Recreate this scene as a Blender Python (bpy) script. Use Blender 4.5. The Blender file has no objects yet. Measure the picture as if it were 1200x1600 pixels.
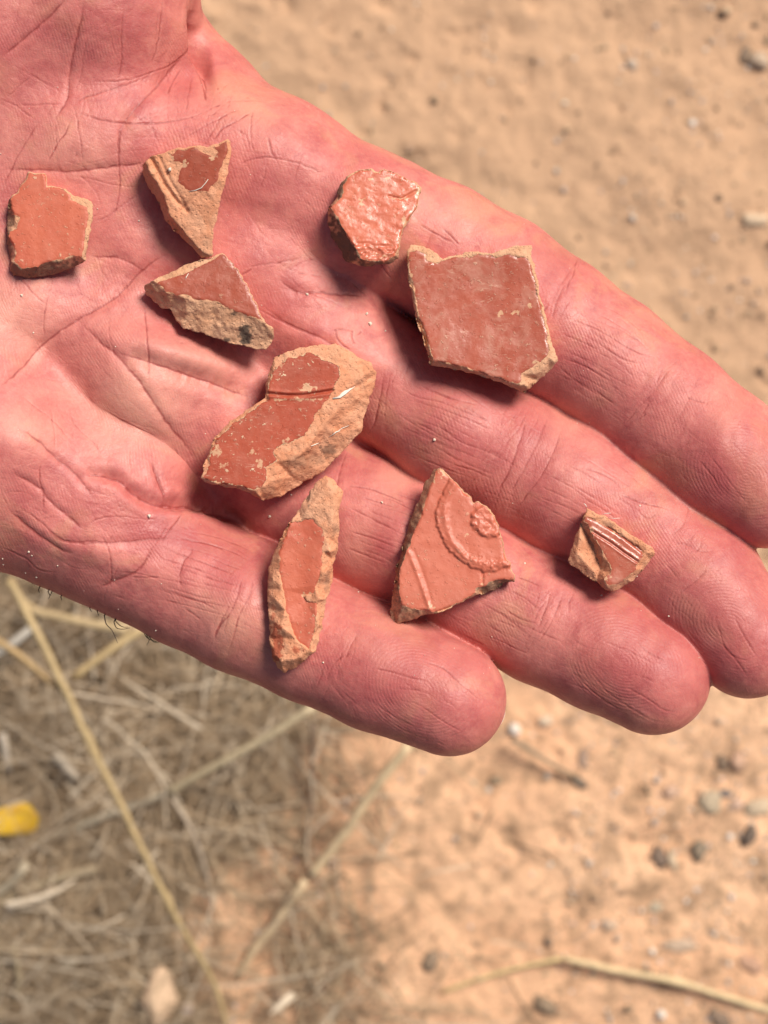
import bpy, bmesh, math, random
import numpy as np
from mathutils import Vector, noise as mnoise, geometry as mgeo
from mathutils.bvhtree import BVHTree
random.seed(7); rng = np.random.default_rng(7)
SC = bpy.context.scene
COL = SC.collection

# ------------------------------------------------------------------ camera, sky, sun, exposure
D = 270.0            # mm from lens to the plane of the hand
HZ = 480.0           # mm from the ground to the plane of the hand
cam_d = bpy.data.cameras.new('camera'); cam = bpy.data.objects.new('camera', cam_d); COL.objects.link(cam)
cam.location = (0, 0, (HZ + D) / 1000)
cam_d.sensor_fit = 'HORIZONTAL'; cam_d.sensor_width = 36; cam_d.lens = 81
cam_d.clip_start = 0.01; cam_d.clip_end = 500
cam_d.dof.use_dof = True; cam_d.dof.focus_distance = 0.272; cam_d.dof.aperture_fstop = 34
SC.camera = cam
SC.render.resolution_x = 768; SC.render.resolution_y = 1024

SUN = Vector((0.47, 0.52, 0.90)).normalized()
world = bpy.data.worlds.new('World'); SC.world = world; world.use_nodes = True
wn = world.node_tree; wn.nodes.clear()
sky = wn.nodes.new('ShaderNodeTexSky'); sky.sky_type = 'NISHITA'; sky.sun_disc = False
sky.sun_elevation = math.asin(SUN.z); sky.sun_rotation = math.atan2(SUN.x, SUN.y)
sky.dust_density = 3.0; sky.air_density = 1.0
bg = wn.nodes.new('ShaderNodeBackground'); bg.inputs[1].default_value = 0.055
wo = wn.nodes.new('ShaderNodeOutputWorld')
wn.links.new(sky.outputs[0], bg.inputs[0]); wn.links.new(bg.outputs[0], wo.inputs[0])
sd = bpy.data.lights.new('sun', 'SUN'); sd.energy = 4.2; sd.angle = math.radians(20); sd.color = (1.0, 0.93, 0.83)
so = bpy.data.objects.new('sun', sd); COL.objects.link(so); so.location = (0.5, 0.5, 1.5)
so.rotation_euler = SUN.to_track_quat('Z', 'Y').to_euler()
SC.view_settings.view_transform = 'Standard'; SC.view_settings.look = 'None'
SC.view_settings.gamma = 1; SC.view_settings.exposure = 0.22
SC.cycles.use_denoising = True
SC.cycles.max_bounces = 6

# ------------------------------------------------------------------ helpers
def pix(px, py, z):
    """a point z mm above the plane of the hand that the photo shows at px,py -> mm"""
    s = 0.1 * (D - z) / D
    return np.stack([(px - 600) * s, -(py - 800) * s, z + 0 * s], -1)
def unpix(P):
    s = 0.1 * (D - P[..., 2]) / D
    return P[..., 0] / s + 600, 800 - P[..., 1] / s
def to_world(P):
    Q = np.array(P, dtype=np.float64) / 1000.0
    Q[..., 2] += HZ / 1000
    return Q
def gpt(px, py, h=0.0):
    """a point h mm above the ground that the photo shows at px,py -> metres"""
    p = pix(np.float64(px), np.float64(py), np.float64(h - HZ))
    return Vector((p[0] / 1000, p[1] / 1000, h / 1000))
def tag(o, label=None, cat=None, group=None, kind=None):
    if label: o['label'] = label
    if cat: o['category'] = cat
    if group: o['group'] = group
    if kind: o['kind'] = kind
    return o
def empty(name, loc):
    o = bpy.data.objects.new(name, None); o.empty_display_size = 0.01; COL.objects.link(o); o.location = loc
    return o
def mesh_obj(name, V, F, mat, parent=None, smooth=True, attrs=None, origin=None):
    V = np.asarray(V, dtype=np.float64)
    if origin is not None: V = V - np.array(origin)
    me = bpy.data.meshes.new(name)
    if isinstance(F, np.ndarray):
        n = len(F); k = F.shape[1]
        me.vertices.add(len(V)); me.vertices.foreach_set('co', V.astype(np.float32).ravel())
        me.loops.add(n * k); me.loops.foreach_set('vertex_index', F.astype(np.int32).ravel())
        me.polygons.add(n); me.polygons.foreach_set('loop_start', np.arange(0, n * k, k, dtype=np.int32))
        me.update(calc_edges=True)
    else:
        me.from_pydata(V.tolist(), [], F); me.update()
    if smooth: me.polygons.foreach_set('use_smooth', np.ones(len(me.polygons), dtype=bool))
    for an, av in (attrs or {}).items():
        a = me.attributes.new(an, 'FLOAT', 'POINT'); a.data.foreach_set('value', np.asarray(av, dtype=np.float32))
    me.materials.append(mat)
    o = bpy.data.objects.new(name, me); COL.objects.link(o)
    if parent is not None:
        o.parent = parent
    elif origin is not None:
        o.location = origin
    return o

class Lattice:
    """cheap smooth value noise on arrays"""
    def __init__(s, seed, n=64):
        s.g = np.random.default_rng(seed).random((n, n, 8)).astype(np.float32) * 2 - 1; s.n = n
    def __call__(s, x, y, ch=0):
        n = s.n; xi = np.floor(x).astype(int); yi = np.floor(y).astype(int)
        fx = x - xi; fy = y - yi; fx = fx * fx * (3 - 2 * fx); fy = fy * fy * (3 - 2 * fy)
        g = s.g[..., ch]
        a = g[xi % n, yi % n]; b = g[(xi + 1) % n, yi % n]; c = g[xi % n, (yi + 1) % n]; d = g[(xi + 1) % n, (yi + 1) % n]
        return (a * (1 - fx) + b * fx) * (1 - fy) + (c * (1 - fx) + d * fx) * fy
LN = Lattice(3)
def fbm(x, y, oct=4, ch=0, gain=0.5):
    v = 0; a = 1.0
    for i in range(oct):
        v = v + a * LN(x * 2 ** i + 17.3 * i, y * 2 ** i + 5.1 * i, (ch + i) % 8); a *= gain
    return v
def sstep(x, a, b):
    t = np.clip((x - a) / (b - a), 0, 1); return t * t * (3 - 2 * t)

# ------------------------------------------------------------------ node material helper
class NM:
    def __init__(s, name):
        s.m = bpy.data.materials.new(name); s.m.use_nodes = True; s.t = s.m.node_tree; s.t.nodes.clear()
        s.out = s.t.nodes.new('ShaderNodeOutputMaterial'); s.b = s.t.nodes.new('ShaderNodeBsdfPrincipled')
        s.t.links.new(s.b.outputs[0], s.out.inputs[0])
        s.tc = s.t.nodes.new('ShaderNodeTexCoord').outputs['Object']
    def put(s, sock, v):
        if hasattr(v, 'links') or isinstance(v, bpy.types.NodeSocket): s.t.links.new(v, sock)
        elif isinstance(v, (tuple, list)) and len(v) == 3 and sock.type == 'RGBA': sock.default_value = (*v, 1)
        else: sock.default_value = v
    def noise(s, scale, detail=4, rough=0.55, dist=0.0, vec=None, col=False):
        n = s.t.nodes.new('ShaderNodeTexNoise'); n.inputs['Scale'].default_value = scale
        n.inputs['Detail'].default_value = detail; n.inputs['Roughness'].default_value = rough
        n.inputs['Distortion'].default_value = dist
        s.t.links.new(vec or s.tc, n.inputs['Vector']); return n.outputs['Color' if col else 'Fac']
    def voro(s, scale, feature='F1', vec=None, out='Distance'):
        n = s.t.nodes.new('ShaderNodeTexVoronoi'); n.feature = feature; n.inputs['Scale'].default_value = scale
        s.t.links.new(vec or s.tc, n.inputs['Vector']); return n.outputs[out]
    def ramp(s, f, stops):
        n = s.t.nodes.new('ShaderNodeValToRGB'); s.put(n.inputs[0], f); e = n.color_ramp.elements
        while len(e) < len(stops): e.new(0.5)
        for i, (p, c) in enumerate(stops):
            e[i].position = p; e[i].color = (c, c, c, 1) if isinstance(c, (int, float)) else (*c, 1)
        return n.outputs[0]
    def math(s, op, a, b=0.0, clamp=False):
        n = s.t.nodes.new('ShaderNodeMath'); n.operation = op; n.use_clamp = clamp
        s.put(n.inputs[0], a); s.put(n.inputs[1], b); return n.outputs[0]
    def mix(s, f, a, b, mode='MIX'):
        n = s.t.nodes.new('ShaderNodeMix'); n.data_type = 'RGBA'; n.blend_type = mode
        s.put(n.inputs[0], f); s.put(n.inputs[6], a); s.put(n.inputs[7], b); return n.outputs[2]
    def attr(s, name):
        n = s.t.nodes.new('ShaderNodeAttribute'); n.attribute_name = name; return n.outputs['Fac']
    def mapping(s, scale):
        n = s.t.nodes.new('ShaderNodeMapping'); n.inputs['Scale'].default_value = scale
        s.t.links.new(s.tc, n.inputs[0]); return n.outputs[0]
    def bump(s, h, dist, strength=1.0, prev=None):
        n = s.t.nodes.new('ShaderNodeBump'); n.inputs['Distance'].default_value = dist
        n.inputs['Strength'].default_value = strength; s.put(n.inputs['Height'], h)
        if prev: s.t.links.new(prev, n.inputs['Normal'])
        return n.outputs[0]
    def set(s, **k):
        for a, v in k.items(): s.put(s.b.inputs[a.replace('_', ' ')], v)
        return s.m

# ------------------------------------------------------------------ materials
def skin_material():
    m = NM('skin')
    big = m.noise(55, 4, 0.6, 0.4); mid = m.noise(220, 5, 0.65, 0.6); fine = m.noise(1300, 3, 0.6)
    c = m.mix(m.ramp(big, [(0.36, 0), (0.64, 1)]), (0.52, 0.142, 0.127), (0.65, 0.222, 0.186))
    c = m.mix(m.math('MULTIPLY', m.ramp(mid, [(0.42, 0), (0.66, 1)]), 0.6), c, (0.36, 0.074, 0.080))
    c = m.mix(m.math('MULTIPLY', m.ramp(m.noise(85, 4, 0.6, 0.8), [(0.52, 0), (0.66, 1)]), 0.38), c, (0.58, 0.29, 0.16))
    c = m.mix(m.math('MULTIPLY', m.ramp(fine, [(0.45, 0), (0.7, 1)]), 0.22), c, (0.66, 0.30, 0.23))
    c = m.mix(m.math('MULTIPLY', m.attr('blush'), 0.85, True), c, (0.39, 0.076, 0.078))
    c = m.mix(m.math('MULTIPLY', m.attr('pale'), 0.6, True), c, (0.76, 0.385, 0.280))
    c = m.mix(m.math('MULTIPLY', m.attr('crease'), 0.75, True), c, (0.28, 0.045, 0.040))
    ph = m.math('MULTIPLY', m.attr('ridge'), 2 * math.pi / 0.46)
    wob = m.math('MULTIPLY', m.noise(160, 3, 0.5), 9.0)
    rid = m.math('SINE', m.math('ADD', ph, wob))
    rid = m.math('MULTIPLY', m.math('MULTIPLY', rid, m.attr('ramp')), m.ramp(m.noise(200, 3, 0.6), [(0.35, 0.1), (0.65, 1)]))
    ck = m.voro(1500, 'DISTANCE_TO_EDGE'); ck = m.ramp(ck, [(0.0, 0), (0.12, 1)])
    n1 = m.bump(m.noise(600, 5, 0.6), 0.00010, 0.8)
    n2 = m.bump(ck, 0.00003, 0.45, n1)
    n3 = m.bump(rid, 0.000017, 0.8, n2)
    n4 = m.bump(m.noise(2600, 3, 0.6), 0.00004, 0.8, n3)
    r = m.ramp(m.noise(400, 4, 0.6), [(0.3, 0.44), (0.7, 0.60)])
    return m.set(Base_Color=c, Roughness=r, Normal=n4, Subsurface_Weight=0.15,
                 Subsurface_Radius=(1.0, 0.28, 0.16), Subsurface_Scale=0.0016, Specular_IOR_Level=0.45, Coat_Weight=0.0)
def clay_material(name, c1, c2, dark):
    m = NM(name)
    a = m.noise(330, 6, 0.7, 0.5); b = m.noise(1500, 5, 0.7); g = m.noise(120, 4, 0.6)
    c = m.mix(m.ramp(a, [(0.36, 0), (0.62, 1)]), c1, c2)
    c = m.mix(m.math('MULTIPLY', m.ramp(b, [(0.56, 0), (0.72, 1)]), 0.35), c, dark)
    c = m.mix(m.math('MULTIPLY', m.ramp(g, [(0.52, 0), (0.66, 1)]), 0.3), c, (0.66, 0.40, 0.26))
    pit = m.ramp(m.noise(2300, 3, 0.6), [(0.60, 0), (0.68, 1)])
    c = m.mix(m.math('MULTIPLY', pit, 0.55), c, tuple(0.6 * q for q in dark))
    c = m.mix(m.attr('spot_shade'), c, (0.07, 0.055, 0.045))  # dark spots, plus shade painted into faces turned from the sun
    c = m.mix(m.math('MULTIPLY', m.attr('redrim'), 0.85), c, (0.42, 0.085, 0.045))
    n = m.bump(m.noise(1100, 6, 0.75), 0.00034, 0.9)
    n = m.bump(m.ramp(m.voro(1400), [(0.1, 0), (0.3, 1)]), 0.00010, 0.8, n)
    return m.set(Base_Color=c, Roughness=0.92, Normal=n, Specular_IOR_Level=0.2)
def slip_material(name, c1, c2, wear=0.5, rough=0.42, specks=0.5, scratch=0.4, haze=0.3, bmp=1.0):
    m = NM(name)
    a = m.noise(140, 5, 0.6, 0.6)
    c = m.mix(m.ramp(a, [(0.35, 0), (0.65, 1)]), c1, c2)
    # worn lime film
    film = m.math('MULTIPLY', m.ramp(m.noise(260, 6, 0.7, 0.8), [(0.48, 0), (0.72, 1)]), haze)
    c = m.mix(film, c, (0.55, 0.29, 0.21))
    # scratches: stretched noise
    sc = m.ramp(m.noise(1, 4, 0.7, 1.5, m.mapping((500, 2400, 500))), [(0.60, 0), (0.68, 1)])
    c = m.mix(m.math('MULTIPLY', sc, scratch), c, (0.66, 0.42, 0.30))
    # specks of clay
    sp = m.ramp(m.noise(1500, 3, 0.6), [(0.615, 0), (0.66, 1)])
    spm = m.ramp(m.noise(240, 3, 0.6), [(0.44, 0), (0.6, 1)])
    c = m.mix(m.math('MULTIPLY', m.math('MULTIPLY', sp, spm), specks), c, (0.72, 0.50, 0.33))
    # flaked rim : distance to the edge against noise
    e = m.math('SUBTRACT', m.math('MULTIPLY', m.noise(1000, 6, 0.75), 2.0 * wear + 0.3), m.attr('edge'))
    fl = m.ramp(m.math('SUBTRACT', e, 0.75 * wear + 0.20), [(0.0, 0), (0.08, 1)])
    c = m.mix(fl, c, (0.66, 0.42, 0.25))
    wr = m.ramp(m.math('ADD', m.attr('worn'), m.math('MULTIPLY', m.math('SUBTRACT', m.noise(1300, 6, 0.7), 0.5), 2.2)), [(0.45, 0), (0.75, 0.85)])
    wr = m.math('MULTIPLY', wr, m.ramp(m.attr('worn'), [(0.02, 0), (0.2, 1)]))
    c = m.mix(wr, c, (0.62, 0.36, 0.21))
    r = m.mix(fl, m.ramp(m.noise(350, 5, 0.6), [(0.3, rough - 0.08), (0.7, rough + 0.16)]), (0.9, 0.9, 0.9))
    n = m.bump(m.noise(420, 5, 0.6), 0.00022 * bmp, 0.8)
    n = m.bump(m.noise(2600, 3, 0.6), 0.00003, 0.8, n)
    n = m.bump(fl, 0.00012, 0.9, m.bump(sp, 0.00006, 0.8, n))
    return m.set(Base_Color=c, Roughness=r, Normal=n, Specular_IOR_Level=0.5)
def plain(name, c, rough=0.7, c2=None, scale=300, bscale=600, bd=0.0003):
    m = NM(name)
    col = m.mix(m.ramp(m.noise(scale, 5, 0.65), [(0.35, 0), (0.65, 1)]), c, c2 or tuple(x * 0.7 for x in c))
    return m.set(Base_Color=col, Roughness=rough, Normal=m.bump(m.noise(bscale, 5, 0.6), bd, 0.8))
M_skin = skin_material()
M_nail = NM('nail').set(Base_Color=(0.66, 0.44, 0.36), Roughness=0.3, Subsurface_Weight=0.2, Subsurface_Scale=0.001)
M_hair = NM('body_hair').set(Base_Color=(0.035, 0.02, 0.014), Roughness=0.5)

# ------------------------------------------------------------------ the hand: a field of tapering limbs
def chain(pts):
    """(px,py,radius px,z mm) -> list of (A, B, ra, rb) in mm"""
    J = []
    for (x, y, r, z) in pts:
        s = 0.1 * (D - z) / D
        J.append((pix(np.float64(x), np.float64(y), np.float64(z)), r * s))
    return [(J[i][0], J[i + 1][0], J[i][1], J[i + 1][1]) for i in range(len(J) - 1)]
def cone(P, seg):
    A, B, ra, rb = seg
    ab = B - A; L2 = float(ab @ ab)
    pa = P - A.astype(np.float32)
    t = np.clip((pa @ (ab / L2).astype(np.float32)), 0, 1)
    q = pa - t[..., None] * ab.astype(np.float32)
    return np.sqrt((q * q).sum(-1)) - (ra + (rb - ra) * t)
def smin(a, b, k):
    h = np.clip(0.5 + 0.5 * (b - a) / k, 0, 1)
    return b + (a - b) * h - k * h * (1 - h)
FINGERS = {
 'index': [(560, 338, 106, -13), (685, 393, 106, -14), (774, 449, 112, -13.5), (864, 513, 110, -13), (945, 567, 105, -12),
           (1040, 643, 105, -10), (1125, 714, 104, -7), (1198, 772, 85, -4)],
 'middle': [(480, 510, 106, -16), (612, 600, 96, -16.5), (722, 676, 107, -14.5), (803, 722, 107, -13.5), (888, 766, 108, -12),
            (1003, 837, 101, -10), (1092, 911, 99, -7), (1168, 1007, 84, -4)],
 'ring': [(340, 650, 102, -17), (465, 764, 104, -20), (560, 813, 106, -17), (652, 856, 106, -14.5), (751, 916, 100, -13),
          (851, 968, 101, -11), (941, 1012, 99, -8), (1019, 1058, 90, -5)],
 'pinky': [(210, 850, 110, -14), (295, 905, 105, -13), (382, 946, 106, -12), (485, 999, 97, -11),
           (592, 1044, 98, -8), (702, 1092, 89, -5)],
}
PALM = [
 [(520, 400, 70, -24), (610, 475, 60, -28), (720, 548, 50, -29)],
 [(430, 600, 80, -22), (540, 680, 62, -24), (620, 730, 42, -25)],
 [(250, 760, 80, -21), (350, 815, 66, -24), (460, 880, 50, -25)],
 [(585, 345, 96, -14), (430, 282, 112, -15), (150, 220, 132, -14), (-250, 60, 150, -14)],
 [(500, 510, 100, -16), (380, 440, 118, -17), (100, 330, 132, -16.5), (-250, 80, 150, -14)],
 [(360, 650, 100, -17), (240, 570, 118, -16), (50, 450, 130, -17), (-250, 120, 150, -14)],
 [(230, 850, 118, -15), (150, 790, 135, -15), (-30, 700, 170, -14), (-220, 420, 190, -14), (-320, 180, 150, -14)],
 [(430, 282, 100, -18), (305, 160, 88, -21), (235, 70, 80, -24), (120, -120, 110, -20)],   # web to the thumb
 [(-230, 60, 170, -15), (0, 40, 175, -14), (148, 22, 146, -11.5), (163, -60, 140, -10)],          # thenar
 [(-250, 80, 160, -14), (-420, 0, 170, -14), (-700, -140, 185, -15), (-1100, -330, 230, -18), (-1450, -500, 260, -20)],
 [(-250, 200, 150, -14), (-420, 120, 165, -14), (-700, 0, 180, -15), (-1100, -190, 220, -18), (-1450, -360, 250, -20)],
]
THUMB = [(152, 0, 142, -9.5), (177, -130, 128, -7), (215, -330, 112, 2), (260, -480, 108, 4), (310, -600, 92, 5)]
F_SEG = {k: chain(v) for k, v in FINGERS.items()}
P_SEG = [s for c in PALM for s in chain(c)]
T_SEG = chain(THUMB)
def field(P):
    P = P.astype(np.float32)
    d = None
    for s in P_SEG:
        c = cone(P, s); d = c if d is None else smin(d, c, 5.0)
    for s in T_SEG: d = smin(d, cone(P, s), 2.5)
    out = None
    for k, segs in F_SEG.items():
        f = None
        for s in segs:
            c = cone(P, s); f = c if f is None else smin(f, c, 1.2)
        f = smin(d, f, 3.0)
        out = f if out is None else smin(out, f, 0.8)
    return out
from concurrent.futures import ThreadPoolExecutor
POOL = ThreadPoolExecutor(4)
def field_chunk(P, n=60000):
    return np.concatenate(list(POOL.map(field, [P[i:i + n] for i in range(0, len(P), n)])))

def axis(lo, hi, step, out_lo, out_hi, growth=1.35, cap=4.5):
    a = list(np.arange(lo, hi, step)); s = step
    while a[-1] < out_hi: s = min(s * growth, cap); a.append(a[-1] + s)
    s = step
    while a[0] > out_lo: s = min(s * growth, cap); a.insert(0, a[0] - s)
    return np.array(a)
GX = axis(-66, 66, 0.52, -245, 78); GY = axis(-44, 86, 0.52, -54, 175); GZ = axis(-24, 8, 0.55, -62, 26, 1.2, 2.5)

def surface_nets():
    nx, ny, nz = len(GX), len(GY), len(GZ)
    X, Y, Z = np.meshgrid(GX, GY, GZ, indexing='ij')
    P = np.stack([X, Y, Z], -1).reshape(-1, 3).astype(np.float32)
    v = field_chunk(P).reshape(nx, ny, nz)
    s = v < 0
    cnt = np.zeros((nx - 1, ny - 1, nz - 1)); acc = np.zeros((nx - 1, ny - 1, nz - 1, 3))
    def edge(axis_, a_sl, b_sl, cells):
        va, vb = v[a_sl], v[b_sl]; m = (va < 0) != (vb < 0)
        t = np.where(m, va / np.where(m, va - vb, 1), 0)
        pa = np.stack([X[a_sl], Y[a_sl], Z[a_sl]], -1); pb = np.stack([X[b_sl], Y[b_sl], Z[b_sl]], -1)
        return m, pa + (pb - pa) * t[..., None]
    S = slice
    for ax in range(3):
        a = [S(None)] * 3; b = [S(None)] * 3; a[ax] = S(0, -1); b[ax] = S(1, None)
        m, p = edge(ax, tuple(a), tuple(b), None)
        o = [i for i in range(3) if i != ax]
        for du in (0, 1):
            for dv in (0, 1):
                sl = [S(None)] * 3
                sl[o[0]] = S(0, -1) if du == 0 else S(1, None)
                sl[o[1]] = S(0, -1) if dv == 0 else S(1, None)
                mm = m[tuple(sl)]; cnt += mm; acc += p[tuple(sl)] * mm[..., None]
    act = cnt > 0
    idx = -np.ones(act.shape, dtype=np.int64); idx[act] = np.arange(act.sum())
    V = acc[act] / cnt[act][:, None]
    Q = []
    # faces across x edges
    for ax in range(3):
        o1, o2 = [(1, 2), (2, 0), (0, 1)][ax]
        a = [S(None)] * 3; b = [S(None)] * 3; a[ax] = S(0, -1); b[ax] = S(1, None)
        sa, sb = s[tuple(a)], s[tuple(b)]
        m = sa != sb
        ii = np.argwhere(m)
        ok = (ii[:, o1] > 0) & (ii[:, o2] > 0) & (ii[:, o1] < v.shape[o1] - 1) & (ii[:, o2] < v.shape[o2] - 1)
        ii = ii[ok]; inside = sa[tuple(ii.T)]
        def c(d1, d2):
            j = ii.copy(); j[:, o1] += d1; j[:, o2] += d2; return idx[tuple(j.T)]
        q = np.stack([c(-1, -1), c(0, -1), c(0, 0), c(-1, 0)], 1)
        q[~inside] = q[~inside][:, ::-1]
        Q.append(q)
    return V, np.concatenate(Q)

def project(V, it=2):
    for _ in range(it):
        f = field_chunk(V); e = 0.08
        g = np.stack([field_chunk(V + np.array(d) * e) - f for d in ((1, 0, 0), (0, 1, 0), (0, 0, 1))], -1) / e
        n2 = np.maximum((g * g).sum(-1), 0.25)
        V = V - np.clip(f / n2, -0.6, 0.6)[:, None] * g
    return V
def vnormals(V, F):
    a = V[F[:, 2]] - V[F[:, 0]]; b = V[F[:, 3]] - V[F[:, 1]]
    n = np.cross(a, b); N = np.zeros_like(V)
    for k in range(4):
        for c in range(3): N[:, c] += np.bincount(F[:, k], n[:, c], len(V))
    return N / np.maximum(np.linalg.norm(N, axis=1), 1e-9)[:, None]
def subdivide(V, F, sel):
    """F quads, sel mask; returns V, quads, ngons (lists)"""
    Fs = F[sel]
    E = np.sort(np.stack([Fs, np.roll(Fs, -1, 1)], -1).reshape(-1, 2), 1)
    key = E[:, 0] * len(V) + E[:, 1]
    uk, inv = np.unique(key, return_inverse=True)
    ea, eb = uk // len(V), uk % len(V)
    mid = (V[ea] + V[eb]) / 2; fc = V[Fs].mean(1)
    m0 = len(V); c0 = m0 + len(mid)
    mi = m0 + inv.reshape(-1, 4); ci = c0 + np.arange(len(Fs))
    NV = np.concatenate([V, mid, fc])
    q = np.concatenate([np.stack([Fs[:, k], mi[:, k], ci, mi[:, (k - 1) % 4]], 1) for k in range(4)])
    return NV, q, uk, m0, len(V)

def build_hand_mesh():
    V, F = surface_nets()
    V = project(V, 2)
    coarse = (V.copy(), F.copy())
    ng = []
    rest = []
    for lev in range(2):
        N = vnormals(V, F)
        px, py = unpix(V)
        ok = (N[:, 2] > -0.12) & (px > -40) & (px < 1240) & (py > -40)
        sel = ok[F].all(1)
        n_old = len(V)
        keep = F[~sel]
        V, q, uk, m0, base = subdivide(V, F, sel)
        # untouched faces that share a split edge become n-gons
        def split(faces):
            out = []
            for f in faces:
                g = []
                for i in range(len(f)):
                    a, b = f[i], f[(i + 1) % len(f)]; g.append(int(a))
                    k = min(a, b) * base + max(a, b); j = np.searchsorted(uk, k)
                    if j < len(uk) and uk[j] == k: g.append(int(m0 + j))
                out.append(g)
            return out
        E = np.sort(np.stack([keep, np.roll(keep, -1, 1)], -1), -1); kk = E[..., 0] * base + E[..., 1]
        j = np.clip(np.searchsorted(uk, kk), 0, len(uk) - 1); hit = (uk[j] == kk).any(1)
        rest.append(keep[~hit]); ng = split(ng) + split(keep[hit])
        F = q
        used = np.zeros(len(V), bool); used[F.ravel()] = True
        newv = np.arange(len(V)) >= n_old
        V[newv] = project(V[newv], 1 if lev == 0 else 1)
    # relax the fine part a little: no stray vertices in the clefts between fingers
    for _ in range(2):
        A = np.zeros_like(V); cnt = np.bincount(F.ravel(), minlength=len(V)).astype(float)
        fcn = V[F].mean(1)
        for k in range(4):
            for c in range(3): A[:, c] += np.bincount(F[:, k], fcn[:, c], len(V))
        m = cnt >= 4
        V[m] = 0.4 * V[m] + 0.6 * A[m] / cnt[m][:, None]
    return V, F, np.concatenate(rest), ng, coarse

# ------------------------------------------------------------------ skin relief, traced in the plane of the photo (1 px = 0.1 mm)
RX0, RY0, RW, RH = -120, -120, 1450, 1420
broad = np.zeros((RH, RW), np.float32); fine = np.zeros((RH, RW), np.float32)
blush = np.zeros((RH, RW), np.float32); pale = np.zeros((RH, RW), np.float32)
yy, xx = np.mgrid[0:RH, 0:RW].astype(np.float32); xx += RX0; yy += RY0
def smooth_poly(pts, step=6.0, jit=0.0):
    P = np.array(pts, float)
    if len(P) > 2:
        Q = [P[0]]
        ext = np.vstack([2 * P[0] - P[1], P, 2 * P[-1] - P[-2]])
        for i in range(1, len(ext) - 2):
            p0, p1, p2, p3 = ext[i - 1:i + 3]; n = max(2, int(np.linalg.norm(p2 - p1) / step))
            for t in np.linspace(0, 1, n + 1)[1:]:
                Q.append(0.5 * ((2 * p1) + (-p0 + p2) * t + (2 * p0 - 5 * p1 + 4 * p2 - p3) * t * t + (-p0 + 3 * p1 - 3 * p2 + p3) * t ** 3))
        Q = np.array(Q)
    else:
        n = max(2, int(np.linalg.norm(P[1] - P[0]) / step)); Q = P[0] + (P[1] - P[0]) * np.linspace(0, 1, n + 1)[:, None]
    if jit: Q[1:-1] += rng.normal(0, jit, Q[1:-1].shape)
    return Q
def stroke(buf, pts, amp, w, jit=1.0, taper=0.25, lip=0.0, side=0.0, sub=False):
    """carve (amp mm, half width w px) along a polyline; side>0 pushes up the flank on its left"""
    Q = smooth_poly(pts, 7, jit)
    L = np.concatenate([[0], np.cumsum(np.linalg.norm(np.diff(Q, axis=0), axis=1))]); T = L[-1]
    pad = w * (4 if lip or side else 2.6) + 2
    x0 = int(max(0, Q[:, 0].min() - pad - RX0)); x1 = int(min(RW, Q[:, 0].max() + pad - RX0 + 1))
    y0 = int(max(0, Q[:, 1].min() - pad - RY0)); y1 = int(min(RH, Q[:, 1].max() + pad - RY0 + 1))
    if x1 <= x0 or y1 <= y0: return
    loc = np.full((y1 - y0, x1 - x0), 1e9, np.float32); am = np.zeros_like(loc)
    var = 0.75 + 0.5 * rng.random(len(Q))
    for i in range(len(Q) - 1):
        a, b = Q[i], Q[i + 1]
        u0 = int(max(x0, min(a[0], b[0]) - pad - RX0)); u1 = int(min(x1, max(a[0], b[0]) + pad - RX0 + 1))
        v0 = int(max(y0, min(a[1], b[1]) - pad - RY0)); v1 = int(min(y1, max(a[1], b[1]) + pad - RY0 + 1))
        if u1 <= u0 or v1 <= v0: continue
        X = xx[v0:v1, u0:u1]; Y = yy[v0:v1, u0:u1]
        ab = b - a; l2 = ab @ ab + 1e-6
        t = np.clip(((X - a[0]) * ab[0] + (Y - a[1]) * ab[1]) / l2, 0, 1)
        d = np.hypot(X - a[0] - t * ab[0], Y - a[1] - t * ab[1])
        s = (L[i] + t * (L[i + 1] - L[i])) / T
        tp = np.minimum(1, np.minimum(s, 1 - s) / max(taper, 1e-3) + 0.0) * (var[i] * (1 - t) + var[i + 1] * t)
        sl = (slice(v0 - y0, v1 - y0), slice(u0 - x0, u1 - x0))
        m = d < loc[sl]; loc[sl][m] = d[m]; am[sl][m] = tp[m]
    g = am * np.exp(-(loc / w) ** 2)
    r = g if not lip else g - lip * am * np.exp(-((loc - 2.0 * w) / (0.9 * w)) ** 2)
    buf[y0:y1, x0:x1] -= (amp * r).astype(np.float32)
def bump(buf, x, y, rx, ry, ang, amp):
    a = math.radians(ang); X = (xx - x) * math.cos(a) + (yy - y) * math.sin(a); Y = -(xx - x) * math.sin(a) + (yy - y) * math.cos(a)
    buf += (amp * np.exp(-(X / rx) ** 2 - (Y / ry) ** 2)).astype(np.float32)

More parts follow.
